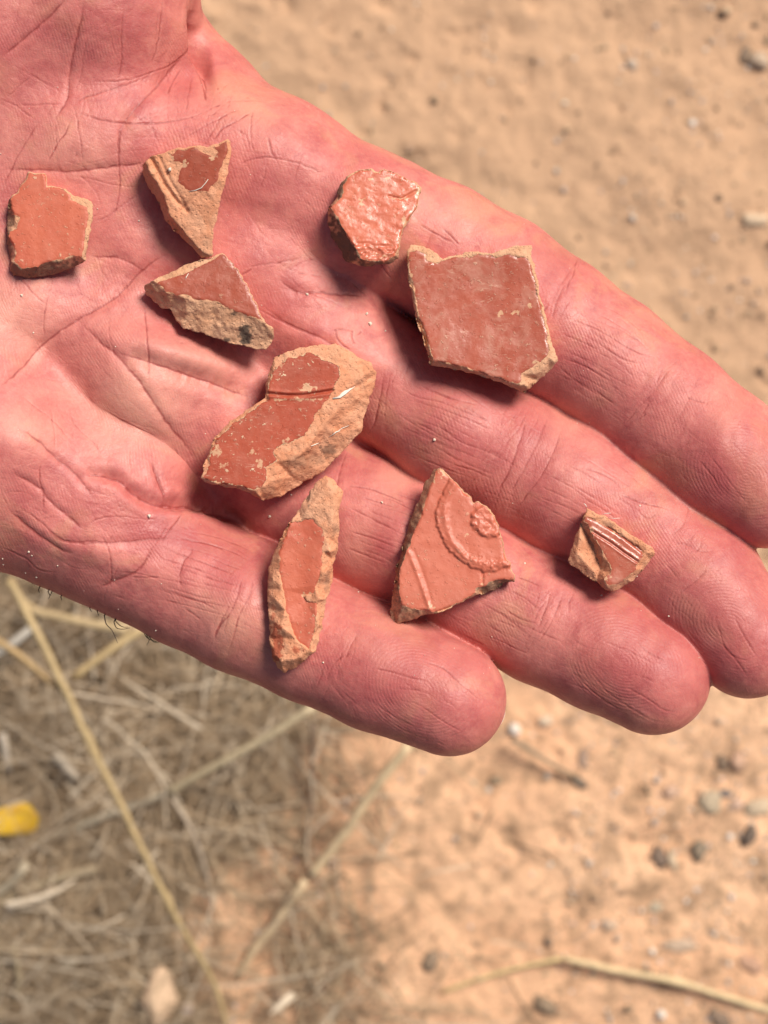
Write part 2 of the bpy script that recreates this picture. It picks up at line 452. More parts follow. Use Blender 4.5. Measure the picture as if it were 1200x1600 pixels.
# broad forms: pads and hollows
for b in [(215, 640, 110, 70, 50, 2.4), (280, 740, 45, 40, 40, 1.4), (20, 500, 75, 60, 0, 1.8), (30, 690, 70, 50, 20, 1.5),
          (480, 400, 90, 60, 40, 1.2), (520, 540, 80, 34, 25, 1.3), (300, 560, 130, 26, 14, 1.4), (110, 150, 60, 60, 0, -0.5),
          (330, 470, 90, 50, -10, -1.2), (110, 400, 70, 50, 0, -0.6), (280, 350, 60, 60, 0, -1.2), (150, 860, 120, 26, 20, 0.9),
          (345, 190, 50, 60, 0, 0.9), (313, 72, 9, 42, -12, -4.2), (410, 200, 50, 40, 30, 0.5), (500, 265, 90, 40, 28, 0.6),
          (320, 760, 40, 30, 20, -1.2), 
          (120, 235, 60, 30, 0, 0.5), (60, 320, 60, 60, 0, -0.5),
          (400, 960, 60, 55, 25, 0.6), (330, 925, 60, 50, 25, 0.5), (700, 655, 70, 60, 30, 0.5), (620, 850, 50, 60, 30, 0.6),
          (880, 770, 70, 60, 30, 0.4), (960, 560, 60, 60, 40, 0.4), (850, 960, 50, 60, 30, 0.3),
          (1140, 700, 60, 60, 40, 0.8), (1140, 960, 60, 60, 50, 0.8), (970, 1020, 70, 60, 30, 0.8), (640, 1065, 70, 55, 25, 0.8)]:
    bump(broad, *b)
# folds with weight
FOLDS = [
 ([(-20, 620), (30, 580), (60, 545), (90, 520), (130, 495), (180, 465), (225, 420), (270, 390)], .55, 7),
 ([(120, 500), (160, 535), (190, 560), (225, 600), (260, 650), (290, 685), (310, 715)], .45, 6),
 ([(175, 548), (215, 560), (260, 575), (300, 588), (350, 605), (400, 625)], .9, 11),
 ([(25, 672), (55, 690), (85, 715), (120, 743), (150, 785)], .4, 6),
 ([(118, 745), (150, 742), (185, 750), (215, 775), (245, 789), (275, 789), (310, 786)], 1.1, 8),
 ([(245, 789), (280, 788), (330, 795), (380, 820)], 1.3, 8),
 ([(230, 725), (243, 755), (258, 785)], .4, 4),
 ([(15, 735), (50, 755), (65, 765), (80, 785), (110, 810), (135, 830)], .35, 5),
 ([(10, 790), (35, 815), (70, 840), (100, 858), (120, 862)], .45, 6),
 ([(70, 825), (100, 842), (150, 845), (195, 847), (240, 842), (280, 842)], .4, 6),
 ([(300, 70), (285, 90), (265, 112), (250, 130), (235, 145), (215, 165), (195, 190), (185, 225), (187, 255)], .5, 7),
 ([(306, -10), (308, 30), (306, 60), (304, 90), (300, 108)], 1.2, 6),
 ([(302, 90), (318, 112), (322, 140), (318, 165)], .5, 8),
 ([(132, 0), (125, 40), (115, 80), (108, 120), (104, 150), (95, 170), (80, 195)], .35, 4.5),
 ([(430, 432), (460, 455), (495, 458), (540, 462), (575, 464)], .5, 7),
 ([(410, 480), (450, 505), (490, 522), (525, 540), (545, 560)], .4, 7),
 ([(150, 920), (185, 905), (215, 890), (240, 860)], .4, 6),
 ([(0, 92), (50, 50), (75, 28), (105, -5)], .3, 5),
 ([(0, 265), (60, 265), (110, 268), (160, 262), (210, 257), (240, 250)], .35, 6),
 ([(140, 400), (190, 405), (225, 425)], .25, 6),
]
for p, a, w in FOLDS:
    stroke(broad, p, a * (0.50 if a < 0.8 else 0.9), w * 1.1, 0.6, 0.25, 0.10)
    stroke(fine, p, 0.22, 1.9, 0.6, 0.15, 0.0)
# palm lines
LINES = [
 [(142, 45), (133, 75), (128, 105), (122, 130), (110, 150)], [(196, 0), (190, 50), (191, 90), (186, 120), (180, 140)],
 [(255, 0), (250, 40), (245, 75), (238, 95)], [(248, 5), (243, 60), (236, 110)],
 [(135, 128), (160, 127), (195, 126), (230, 115), (270, 100), (300, 72)], [(110, 165), (135, 150), (170, 140), (205, 130), (235, 118)],
 [(22, 165), (60, 163), (98, 161)], [(105, 158), (116, 170), (122, 200), (128, 230), (130, 265)],
 [(110, 185), (100, 210), (85, 235), (73, 262)], [(85, 190), (88, 215), (87, 240)], [(65, 185), (45, 215), (22, 255), (0, 300)],
 [(15, 100), (50, 118), (90, 140), (105, 155)], [(0, 155), (25, 165), (55, 188)], [(50, 118), (30, 135), (8, 155)],
 [(118, 172), (150, 185), (200, 193), (250, 192), (300, 185)], [(240, 150), (234, 180), (240, 205), (252, 235)],
 [(105, 275), (140, 280), (185, 290), (230, 292)], [(120, 268), (150, 300), (160, 330)], [(187, 190), (186, 250), (187, 300), (175, 350)],
 [(140, 350), (165, 340), (200, 315), (225, 298)], [(83, 430), (78, 455), (72, 480), (70, 535)], [(30, 435), (50, 455), (75, 478)],
 [(171, 503), (173, 525), (180, 548), (185, 560)], [(226, 470), (228, 510), (232, 540), (233, 600)], [(150, 400), (160, 425), (170, 440)],
 [(20, 610), (50, 635), (80, 660), (100, 680), (120, 702)], [(77, 635), (80, 660), (83, 690), (83, 710)],
 [(105, 640), (115, 665), (140, 690), (165, 712)], [(0, 755), (5, 775), (12, 790)], [(62, 720), (62, 750), (68, 775), (66, 800)],
 [(25, 790), (60, 810), (90, 835), (110, 845), (150, 848)], [(120, 835), (150, 812), (190, 807), (230, 812), (260, 808)],
 [(0, 855), (25, 865), (45, 875), (60, 890), (90, 895)], [(150, 830), (170, 855), (175, 895), (170, 925)],
 [(250, 805), (262, 820), (245, 845), (225, 880), (215, 900)], [(285, 800), (265, 830), (250, 850)],
 [(190, 870), (183, 890), (175, 905), (165, 925), (160, 950)],
 [(368, 205), (385, 215), (390, 235)], [(260, 150), (275, 120), (285, 105)], [(300, 118), (296, 140), (290, 180)],
 [(310, 105), (318, 140), (322, 165)], [(250, 195), (300, 185), (340, 172), (365, 165), (400, 162), (440, 165)],
 [(275, 225), (310, 205), (345, 190), (380, 175)], [(325, 190), (340, 178), (355, 168)], [(335, 218), (350, 205), (372, 195), (395, 180)],
 [(365, 260), (400, 248), (430, 248), (470, 258), (510, 275)], [(418, 215), (425, 240), (432, 250)], [(395, 175), (392, 215), (396, 240)],
 [(475, 235), (465, 260), (458, 290)], [(418, 250), (412, 280), (405, 300)], [(345, 195), (330, 215), (315, 228)], [(350, 200), (335, 222)],
 [(350, 185), (335, 205), (322, 222)], [(375, 420), (400, 415), (430, 412), (470, 408)], [(395, 418), (385, 425), (375, 430)],
 [(430, 420), (450, 435), (475, 455), (510, 470), (545, 485)], [(400, 480), (430, 497), (470, 515), (500, 525)],
 [(545, 440), (560, 455), (575, 465)], [(510, 520), (535, 515), (555, 520)], [(550, 515), (548, 530), (556, 540)], [(556, 525), (565, 518)],
 [(520, 510), (530, 535), (550, 550)], [(232, 742), (245, 760), (255, 780)], [(275, 690), (285, 710), (295, 730)], [(268, 700), (276, 720)],
 [(540, 360), (560, 375), (590, 390)], [(590, 395), (600, 420), (615, 440)], [(655, 350), (680, 365), (710, 380)], [(690, 355), (720, 385)],
]
for p in LINES: stroke(fine, p, rng.uniform(.10, .22), rng.uniform(1.3, 1.8), 0.5, 0.2, 0.25)
# finger creases. across: transverse folds; along: longitudinal wrinkles
ACROSS = [
 # index
 [(905, 405), (885, 430), (868, 460), (858, 490)], [(885, 440), (870, 470), (862, 500)], [(900, 455), (880, 485), (866, 515)],
 [(1045, 575), (1030, 600), (1010, 625), (995, 640), (975, 665)], [(1035, 575), (1025, 600)], [(1080, 615), (1065, 645), (1045, 670)],
 [(1080, 690), (1065, 700), (1050, 712)], [(680, 350), (660, 400), (640, 440)], [(828, 392), (830, 420)],
 # middle
 [(825, 640), (812, 690), (795, 735), (780, 770), (770, 800)], [(880, 660), (868, 700), (845, 745), (822, 775), (808, 800)],
 [(860, 640), (840, 690), (815, 740), (795, 775)], [(810, 700), (795, 740), (778, 765)], [(1078, 790), (1068, 820), (1045, 840)],
 [(1050, 850), (1070, 850), (1095, 862), (1115, 860)], [(600, 570), (598, 600), (590, 640), (580, 680)], [(610, 580), (604, 620), (600, 650)],
 [(1105, 890), (1085, 910), (1060, 930)], [(1040, 880), (1060, 905)],
 # ring
 [(880, 925), (868, 960), (855, 985), (835, 1010)], [(860, 925), (852, 955), (840, 985)], [(890, 930), (888, 960)], [(700, 930), (690, 965)],
 [(420, 700), (405, 740), (385, 770)], [(545, 700), (530, 740), (525, 770)],
 # pinky
 [(395, 900), (390, 930), (375, 960), (368, 985)], [(380, 900), (365, 950), (340, 985), (335, 1010)], [(545, 1020), (520, 1040), (510, 1070)],
 [(560, 990), (548, 1010), (540, 1035)], [(530, 1040), (525, 1065)], [(350, 960), (342, 985)], [(288, 860), (285, 885), (275, 910)],
 [(295, 845), (300, 860), (284, 885), (282, 930)],
]
for p in ACROSS:
    stroke(broad, p, rng.uniform(.03, .08), 5.5, 0.6, 0.25, 0.3); stroke(fine, p, rng.uniform(.10, .16), 1.5, 0.4, 0.2, 0.2)
ALONG = [
 [(265, 842), (290, 843), (320, 850), (360, 862), (395, 880)], [(250, 855), (290, 870), (330, 885), (365, 900)],
 [(240, 870), (275, 880), (320, 895), (365, 915), (375, 905)], [(170, 890), (215, 895), (260, 905), (290, 912), (340, 925)],
 [(255, 920), (285, 930), (320, 942), (345, 955)], [(200, 900), (250, 902)], [(290, 950), (315, 968)], [(325, 870), (350, 882), (385, 895)],
 # proximal ring
 [(560, 775), (590, 785), (620, 795)], [(540, 790), (570, 805), (620, 830)], [(545, 830), (580, 840), (620, 855)], [(540, 855), (580, 870), (610, 880)],
 [(540, 760), (580, 765), (640, 790)],
 # proximal middle
 [(615, 600), (650, 620), (690, 630), (740, 650), (790, 668)], [(640, 625), (690, 640), (740, 660), (785, 680)], [(620, 645), (660, 670), (700, 690)],
 [(680, 660), (720, 690), (760, 705), (800, 725)], [(670, 690), (720, 720), (780, 745)], [(650, 600), (700, 622), (750, 635)],
 [(700, 725), (740, 735), (775, 752)], [(640, 655), (680, 675), (720, 700)],
 # mid middle
 [(870, 720), (920, 745), (960, 775), (1000, 800)], [(905, 730), (950, 745), (970, 760)], [(840, 775), (880, 790), (920, 810)],
 [(845, 760), (890, 780)], [(990, 790), (1010, 810), (1030, 800)], [(960, 770), (1000, 785), (1045, 795)], [(850, 740), (890, 760), (930, 790)],
 # mid ring
 [(805, 900), (830, 910), (850, 920)], [(790, 920), (820, 935), (845, 955)], [(780, 945), (810, 965), (840, 975)], [(750, 940), (790, 965), (825, 990)],
 [(760, 975), (800, 1000)], [(720, 990), (760, 1010)], [(700, 960), (740, 990)],
 # mid index
 [(880, 495), (920, 510), (950, 525), (990, 550), (1030, 560)], [(905, 490), (940, 505), (975, 520), (1010, 545)], [(875, 520), (910, 535), (940, 550)],
 [(940, 540), (970, 560), (1000, 570)], [(870, 545), (910, 560), (950, 585), (1000, 612)], [(880, 560), (920, 575), (960, 600)],
 [(870, 570), (900, 595), (940, 620)], [(930, 490), (960, 505)], [(890, 590), (930, 610), (970, 640)],
 # tips
 [(1100, 700), (1120, 725), (1150, 765), (1175, 795)], [(1090, 715), (1115, 745), (1130, 770)], [(1070, 620), (1090, 628), (1105, 630)],
 [(1115, 950), (1125, 985), (1140, 1020), (1175, 1035)], [(1145, 960), (1160, 990), (1185, 1030)], [(1125, 1000), (1150, 1030), (1170, 1060)],
 [(930, 995), (960, 1010), (1005, 1030), (1030, 1045)], [(920, 1045), (950, 1080), (985, 1105), (1020, 1125), (1050, 1130)],
 [(975, 1070), (1010, 1090), (1040, 1110), (1060, 1110)], [(990, 1000), (1010, 1020), (1040, 1035)],
 [(575, 1043), (610, 1050), (650, 1062), (675, 1068)], [(620, 1090), (655, 1100), (690, 1125), (730, 1148)], [(655, 1035), (690, 1045), (720, 1070), (755, 1098)],
 [(590, 1100), (620, 1120), (650, 1135)], [(620, 1075), (660, 1080), (680, 1092)], [(905, 1060), (940, 1090), (970, 1110)],
]
for p in ALONG: stroke(fine, p, rng.uniform(.11, .20), rng.uniform(1.2, 1.5), 0.2, 0.2, 0.2)
def parallel_lines(cx, cy, ang, lx, ly, n):
    ca, sa = math.cos(math.radians(ang)), math.sin(math.radians(ang))
    for i in range(n):
        v = -ly + 2 * ly * (i + rng.uniform(.2, .8)) / n; u0 = -lx * rng.uniform(.4, 1); u1 = lx * rng.uniform(.4, 1)
        b = rng.normal(0, 3.0) - 0.05 * (u1 - u0) * (1 - (v / ly)) * 0.5; pts = []
        for t in (0, .33, .66, 1):
            u = u0 + (u1 - u0) * t; w = v * (1 - 0.10 * t) + b * 4 * t * (1 - t) + rng.normal(0, 1.2)
            pts.append((cx + u * ca - w * sa, cy + u * sa + w * ca))
        stroke(fine, pts, rng.uniform(.09, .16), rng.uniform(1.1, 1.4), 0.15, 0.3, 0.2)
for a in [(945, 550, 32, 66, 62, 9), (705, 672, 26, 86, 66, 10), (930, 778, 32, 76, 64, 9), (615, 828, 22, 80, 60, 9), (805, 962, 25, 56, 58, 8), (318, 900, 16, 84, 62, 9), (455, 985, 22, 60, 50, 6)]:
    parallel_lines(*a)
# a mesh of minor wrinkles following each finger and the palm
def scatter_lines(n, cx, cy, ang, lx, ly, l0, l1, spread, amp=(.03, .08)):
    ca, sa = math.cos(math.radians(ang)), math.sin(math.radians(ang))
    for _ in range(int(n * 1.7)):
        u, v = rng.uniform(-lx, lx), rng.uniform(-ly, ly)
        x, y = cx + u * ca - v * sa, cy + u * sa + v * ca
        a = math.radians(ang + rng.normal(0, spread)); l = rng.uniform(l0, l1) / 2; b = rng.normal(0, l * 0.12)
        p = [(x - l * math.cos(a), y - l * math.sin(a)), (x - b * math.sin(a), y + b * math.cos(a)), (x + l * math.cos(a), y + l * math.sin(a))]
        stroke(fine, p, rng.uniform(*amp), rng.uniform(1.2, 1.6), 0.25, 0.35, 0.2)
for (cx, cy, ang, lx, ly, n) in [(950, 560, 36, 80, 75, 22), (800, 720, 27, 230, 75, 46), (610, 840, 28, 100, 75, 20), (830, 960, 27, 130, 70, 26),
                                 (320, 915, 24, 120, 80, 34), (980, 1030, 30, 80, 70, 18), (640, 1070, 28, 90, 70, 20), (1120, 720, 42, 70, 70, 14), (1110, 960, 50, 70, 70, 16)]:
    scatter_lines(n, cx, cy, ang, lx, ly, 24, 90, 7)
for (cx, cy, ang, lx, ly, n) in [(875, 465, 118, 60, 18, 12), (1020, 620, 122, 60, 18, 9), (800, 720, 118, 80, 42, 26), (600, 620, 110, 60, 24, 14), (1070, 830, 118, 50, 25, 10),
                                 (855, 960, 115, 60, 25, 14), (370, 950, 112, 60, 28, 14), (530, 1040, 115, 50, 22, 12), (1080, 640, 118, 50, 20, 5)]:
    scatter_lines(n, cx, cy, ang, lx, ly, 16, 60, 9, (.05, .11))
for (cx, cy, ang, lx, ly, n, sp) in [(100, 150, 75, 160, 110, 40, 40), (240, 230, 20, 120, 70, 26, 40), (420, 330, 30, 130, 90, 26, 30), (180, 620, 50, 140, 100, 24, 25),
                                     (90, 800, 25, 110, 60, 34, 25), (330, 500, 20, 100, 60, 14, 30), (210, 830, 15, 60, 40, 26, 35), (345, 190, 140, 60, 40, 22, 25),
                                     (90, 420, -30, 90, 80, 20, 40), (480, 440, 25, 90, 60, 20, 25), (270, 110, 120, 60, 35, 20, 25)]:
    scatter_lines(n, cx, cy, ang, lx, ly, 30, 110, sp, (.03, .08))
# colour of the skin itself: rosy pads, paler mounts
for b in [(1150, 730, 110, 80, 40, .7), (1140, 980, 90, 90, 50, .8), (980, 1030, 100, 80, 30, .9), (650, 1070, 110, 80, 25, .9), (60, 60, 140, 80, 0, .45),
          (330, 900, 120, 60, 25, .55), (640, 590, 60, 60, 0, .6), (820, 700, 70, 60, 30, .5), (700, 650, 60, 60, 0, .35), (470, 330, 110, 60, 30, .35), (260, 830, 80, 30, 10, .7),
          (300, 120, 60, 60, 0, .5), (440, 470, 120, 50, 20, .5), (60, 780, 90, 60, 20, .35), (860, 430, 50, 50, 30, .5), (1040, 600, 40, 60, 30, .4), (200, 200, 60, 60, 0, .3),
          (950, 760, 80, 60, 30, .4), (600, 800, 60, 60, 30, .4)]: bump(blush, *b)
for b in [(215, 630, 90, 80, 50, .75), (20, 500, 70, 60, 0, .8), (300, 560, 100, 30, 10, .5), (620, 740, 30, 50, 30, .5), (340, 960, 80, 40, 25, .55), (880, 640, 50, 40, 30, .4),
          (560, 860, 30, 60, 0, .5), (1130, 640, 50, 50, 30, .35), (40, 670, 60, 40, 0, .5), (380, 170, 60, 40, 0, .5), (700, 330, 100, 30, 30, .4), (100, 220, 80, 50, 0, .35),
          (800, 990, 60, 30, 30, .3), (560, 1000, 60, 30, 30, .3)]: bump(pale, *b)


HV, HF, HR, HNG, COARSE = build_hand_mesh(); 
def sample(buf, px, py):
    x = np.clip(px - RX0, 0, RW - 1.01); y = np.clip(py - RY0, 0, RH - 1.01)
    xi = x.astype(int); yi = y.astype(int); fx = x - xi; fy = y - yi
    return (buf[yi, xi] * (1 - fx) + buf[yi, np.minimum(xi + 1, RW - 1)] * fx) * (1 - fy) + \
           (buf[np.minimum(yi + 1, RH - 1), xi] * (1 - fx) + buf[np.minimum(yi + 1, RH - 1), np.minimum(xi + 1, RW - 1)] * fx) * fy
TIPS = [(1165, 745), (1140, 975), (975, 1035), (660, 1078)]
def relief(V, N, do_fine=True):
    px, py = unpix(V)
    edge = np.minimum.reduce([sstep(px, RX0 + 4, RX0 + 60), sstep(py, RY0 + 4, RY0 + 60), sstep(-px, -(RX0 + RW) + 4, -(RX0 + RW) + 60)])
    up = sstep(N[:, 2], -0.05, 0.35) * edge
    d = sample(broad, px, py) * up
    if do_fine:
        micro = 0.05 * fbm(px / 26, py / 26, 3, 2) + 0.014 * fbm(px / 7, py / 7, 2, 4)
        d = d + (0.33 * sample(fine, px, py) + micro) * up
    return V + N * d[:, None], px, py, up
N_ = vnormals(HV, np.concatenate([HF, HR]))
HV2, px_, py_, up_ = relief(HV, N_)
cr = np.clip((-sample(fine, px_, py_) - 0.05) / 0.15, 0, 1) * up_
bl = np.clip(sample(blush, px_, py_) + 0.25 * fbm(px_ / 40, py_ / 40, 3, 5), 0, 1) * up_
pa = np.clip(sample(pale, px_, py_) + 0.15 * fbm(px_ / 50, py_ / 50, 2, 1), 0, 1) * up_
rd = (px_ * 0.93 - py_ * 0.36) / 10 + 2.2 * LN(px_ / 160, py_ / 160, 1)
ra = 0.8 * sstep(fbm(px_ / 70, py_ / 70, 2, 6), -0.5, 0.5) * up_
for (tx, ty) in TIPS:
    u = (px_ - tx) * 0.85 + (py_ - ty) * 0.53; v = -(px_ - tx) * 0.53 + (py_ - ty) * 0.85
    r = np.hypot(u * 0.75, v)
    m = r < 85
    rd = np.where(m, r / 10, rd); ra = np.where(m, sstep(85 - r, 0, 14) * up_, ra * sstep(r, 85, 99))
faces = HF.tolist() + HR.tolist() + HNG
hand = mesh_obj('hand', to_world(HV2), faces, M_skin, attrs={'crease': cr, 'blush': bl, 'pale': pa, 'ridge': rd, 'ramp': ra}, origin=(0.0, 0.0, HZ / 1000 - 0.02))
tag(hand, 'open pink left hand, palm up, creased skin, holding nine red pottery sherds', 'hand')

# height of the skin under a photo pixel
CV, CF = COARSE
CN = vnormals(CV, CF)
CV2 = relief(CV, CN, False)[0]
hand_bvh = BVHTree.FromPolygons(CV2.tolist(), CF.tolist())
def skin_z(px, py):
    o = Vector((0, 0, D)); t = pix(np.float64(px), np.float64(py), np.float64(0.0)); d = (Vector(t) - o).normalized()
    h = hand_bvh.ray_cast(o, d)
    return h[0].z if h[0] is not None else None

# nails on the far side of the fingertips (only a sliver shows past the little finger)
def nail(name_finger, ext):
    segs = F_SEG[name_finger]; A, B, ra, rb = segs[-1]
    d = (B - A); d = d / np.linalg.norm(d); side = np.cross(d, [0, 0, 1.0]); side /= np.linalg.norm(side); dn = np.cross(side, d); dn = dn / np.linalg.norm(dn)
    if dn[2] > 0: dn = -dn
    V = []; nu, nv = 10, 12
    for lay in (0, 1):
        for i in range(nu + 1):
            u = -0.85 * rb + (0.85 * rb + 0.93 * rb + ext) * i / nu
            for j in range(nv + 1):
                a = math.radians(-52 + 104 * j / nv)
                if u > 0.45 * rb: shrink = math.sqrt(max(0.0, 1 - ((u - 0.45 * rb) / (1.02 * rb + ext)) ** 2)) * 0.5 + 0.5
                else: shrink = 1
                r = (rb * (0.97 if lay == 0 else 1.015)) * math.sqrt(max(0.05, 1 - 0.80 * max(0, (u - 0.0) / (rb * 1.06)) ** 2))
                ue = u if u < 0 else u * math.sqrt(max(0.0, 1 - 0.72 * (j / nv * 2 - 1) ** 2))
                V.append(B + d * ue + side * (math.sin(a * shrink) * r) + dn * (math.cos(a * shrink) * r))
    F = []; n = (nu + 1) * (nv + 1)
    ix = lambda i, j, l: l * n + i * (nv + 1) + j
    for i in range(nu):
        for j in range(nv):
            F.append([ix(i, j, 1), ix(i + 1, j, 1), ix(i + 1, j + 1, 1), ix(i, j + 1, 1)]); F.append([ix(i, j, 0), ix(i, j + 1, 0), ix(i + 1, j + 1, 0), ix(i + 1, j, 0)])
    for i in range(nu):
        F.append([ix(i, 0, 0), ix(i + 1, 0, 0), ix(i + 1, 0, 1), ix(i, 0, 1)]); F.append([ix(i, nv, 0), ix(i, nv, 1), ix(i + 1, nv, 1), ix(i + 1, nv, 0)])
    for j in range(nv):
        F.append([ix(nu, j, 0), ix(nu, j + 1, 0), ix(nu, j + 1, 1), ix(nu, j, 1)])
    W = to_world(np.array(V)) - np.array([0, 0, HZ / 1000 - 0.02])
    mesh_obj('fingernail', W, F, M_nail, hand)
for f, e in (('index', -0.2), ('middle', -0.3), ('ring', -0.4), ('pinky', 0.15)): nail(f, e)

# tapered tube
def tube(path, radii, sides=6, flat=1.0):
    path = [Vector(p) for p in path]; V = []; F = []
    for i, p in enumerate(path):
        t = (path[min(i + 1, len(path) - 1)] - path[max(i - 1, 0)]).normalized()
        s = t.cross(Vector((0, 0, 1)));
        if s.length < 1e-4: s = Vector((1, 0, 0))
        s.normalize(); u = s.cross(t)
        for k in range(sides):
            a = 2 * math.pi * k / sides; V.append(tuple(p + (s * math.cos(a) + u * math.sin(a) * flat) * radii[i]))
    for i in range(len(path) - 1):
        for k in range(sides):
            a = i * sides + k; b = i * sides + (k + 1) % sides; F.append([a, b, b + sides, a + sides])
    F.append(list(range(sides))[::-1]); F.append([(len(path) - 1) * sides + k for k in range(sides)])
    return V, F
# short dark hairs along the outer edge of the hand
HAIRS = [[(163, 962), (166, 975), (175, 985), (184, 1005)], [(178, 972), (182, 981), (192, 983), (203, 981)], [(228, 990), (233, 1000), (229, 1008)],
         [(232, 993), (240, 1003), (249, 1003)], [(75, 925), (78, 931), (75, 936)], [(80, 927), (77, 933)], [(95, 933), (97, 938)], [(180, 970), (190, 979), (200, 980)],
         [(226, 991), (232, 998), (248, 1004)], [(60, 922), (62, 927)], [(140, 950), (143, 956)], [(152, 955), (154, 962)]]
hv, hf = [], []
for h in HAIRS:
    Q = smooth_poly(h, 3)
    pts = [pix(np.float64(x), np.float64(y), np.float64(-11 + 0.15 * i)) for i, (x, y) in enumerate(Q)]
    root = pix(np.float64(h[0][0] + 6), np.float64(h[0][1] - 14), np.float64(-12.0)); pts = [root] + pts
    P = to_world(np.array(pts)) - np.array([0, 0, HZ / 1000 - 0.02]); n = len(P)
    v, f = tube(P, [0.00010 * (1 - 0.7 * i / n) for i in range(n)], 4)
    hf += [[a + len(hv) for a in q] for q in f]; hv += v
o = mesh_obj('hair', hv, hf, M_hair, hand); o['kind'] = 'stuff'

# ------------------------------------------------------------------ sherds
def in_poly(x, y, poly):
    poly = np.asarray(poly)[:, :2]; ins = np.zeros(x.shape, bool); n = len(poly); j = n - 1
    for i in range(n):
        xi, yi = poly[i]; xj, yj = poly[j]
        c = ((yi > y) != (yj > y)) & (x < (xj - xi) * (y - yi) / (yj - yi + 1e-12) + xi)
        ins ^= c; j = i
    return ins
def poly_dist(x, y, poly, closed=True):
    P = np.asarray(poly)[:, :2]; d = np.full(x.shape, 1e9); n = len(P)
    for i in range(n if closed else n - 1):
        a = P[i]; b = P[(i + 1) % n]; ab = b - a; t = np.clip(((x - a[0]) * ab[0] + (y - a[1]) * ab[1]) / (ab @ ab + 1e-9), 0, 1)
        d = np.minimum(d, np.hypot(x - a[0] - t * ab[0], y - a[1] - t * ab[1]))
    return d
def densify(poly, step, jit, closed=True):
    out = []; n = len(poly)
    for i in range(n if closed else n - 1):
        a = np.array(poly[i][:2]); b = np.array(poly[(i + 1) % n][:2]); L = np.linalg.norm(b - a); k = max(1, int(round(L / step)))
        nrm = np.array([-(b - a)[1], (b - a)[0]]) / (L + 1e-9)
        for j in range(k):
            p = a + (b - a) * j / k
            w = jit * (1.6 * float(LN(np.array(p[0] / 9.0), np.array(p[1] / 9.0), 3)) + 0.9 * float(LN(np.array(p[0] / 3.1), np.array(p[1] / 3.1), 5)))
            out.append(p + nrm * w)
    return np.array(out)
def tri_interp(ctrl, edges, X, Y):
    """piecewise linear height over the control points"""
    pts = [Vector((c[0], c[1])) for c in ctrl]
    vo, eo, fo, ov, oe, of = mgeo.delaunay_2d_cdt(pts, edges, [], 0, 1e-4)
    z = []
    for i, v in enumerate(vo):
        if ov[i]: z.append(ctrl[ov[i][0]][2])
        else:
            d = [(abs(c[0] - v.x) + abs(c[1] - v.y), c[2]) for c in ctrl]; d.sort(); z.append(d[0][1])
    out = np.full(X.shape, np.nan); best = np.full(X.shape, -1e9)
    for f in fo:
        a, b, c = [vo[k] for k in f[:3]]
        den = (b.y - c.y) * (a.x - c.x) + (c.x - b.x) * (a.y - c.y)
        if abs(den) < 1e-9: continue
        l1 = ((b.y - c.y) * (X - c.x) + (c.x - b.x) * (Y - c.y)) / den
        l2 = ((c.y - a.y) * (X - c.x) + (a.x - c.x) * (Y - c.y)) / den
        l3 = 1 - l1 - l2; mn = np.minimum(np.minimum(l1, l2), l3)
        val = l1 * z[f[0]] + l2 * z[f[1]] + l3 * z[f[2]]
        m = (mn > -1e-4) | ((mn > best) & (mn > -0.6) & (best < -1e-4)); m &= mn > best
        out[m] = val[m]; best[m] = mn[m]
    return np.nan_to_num(out, nan=0.0)

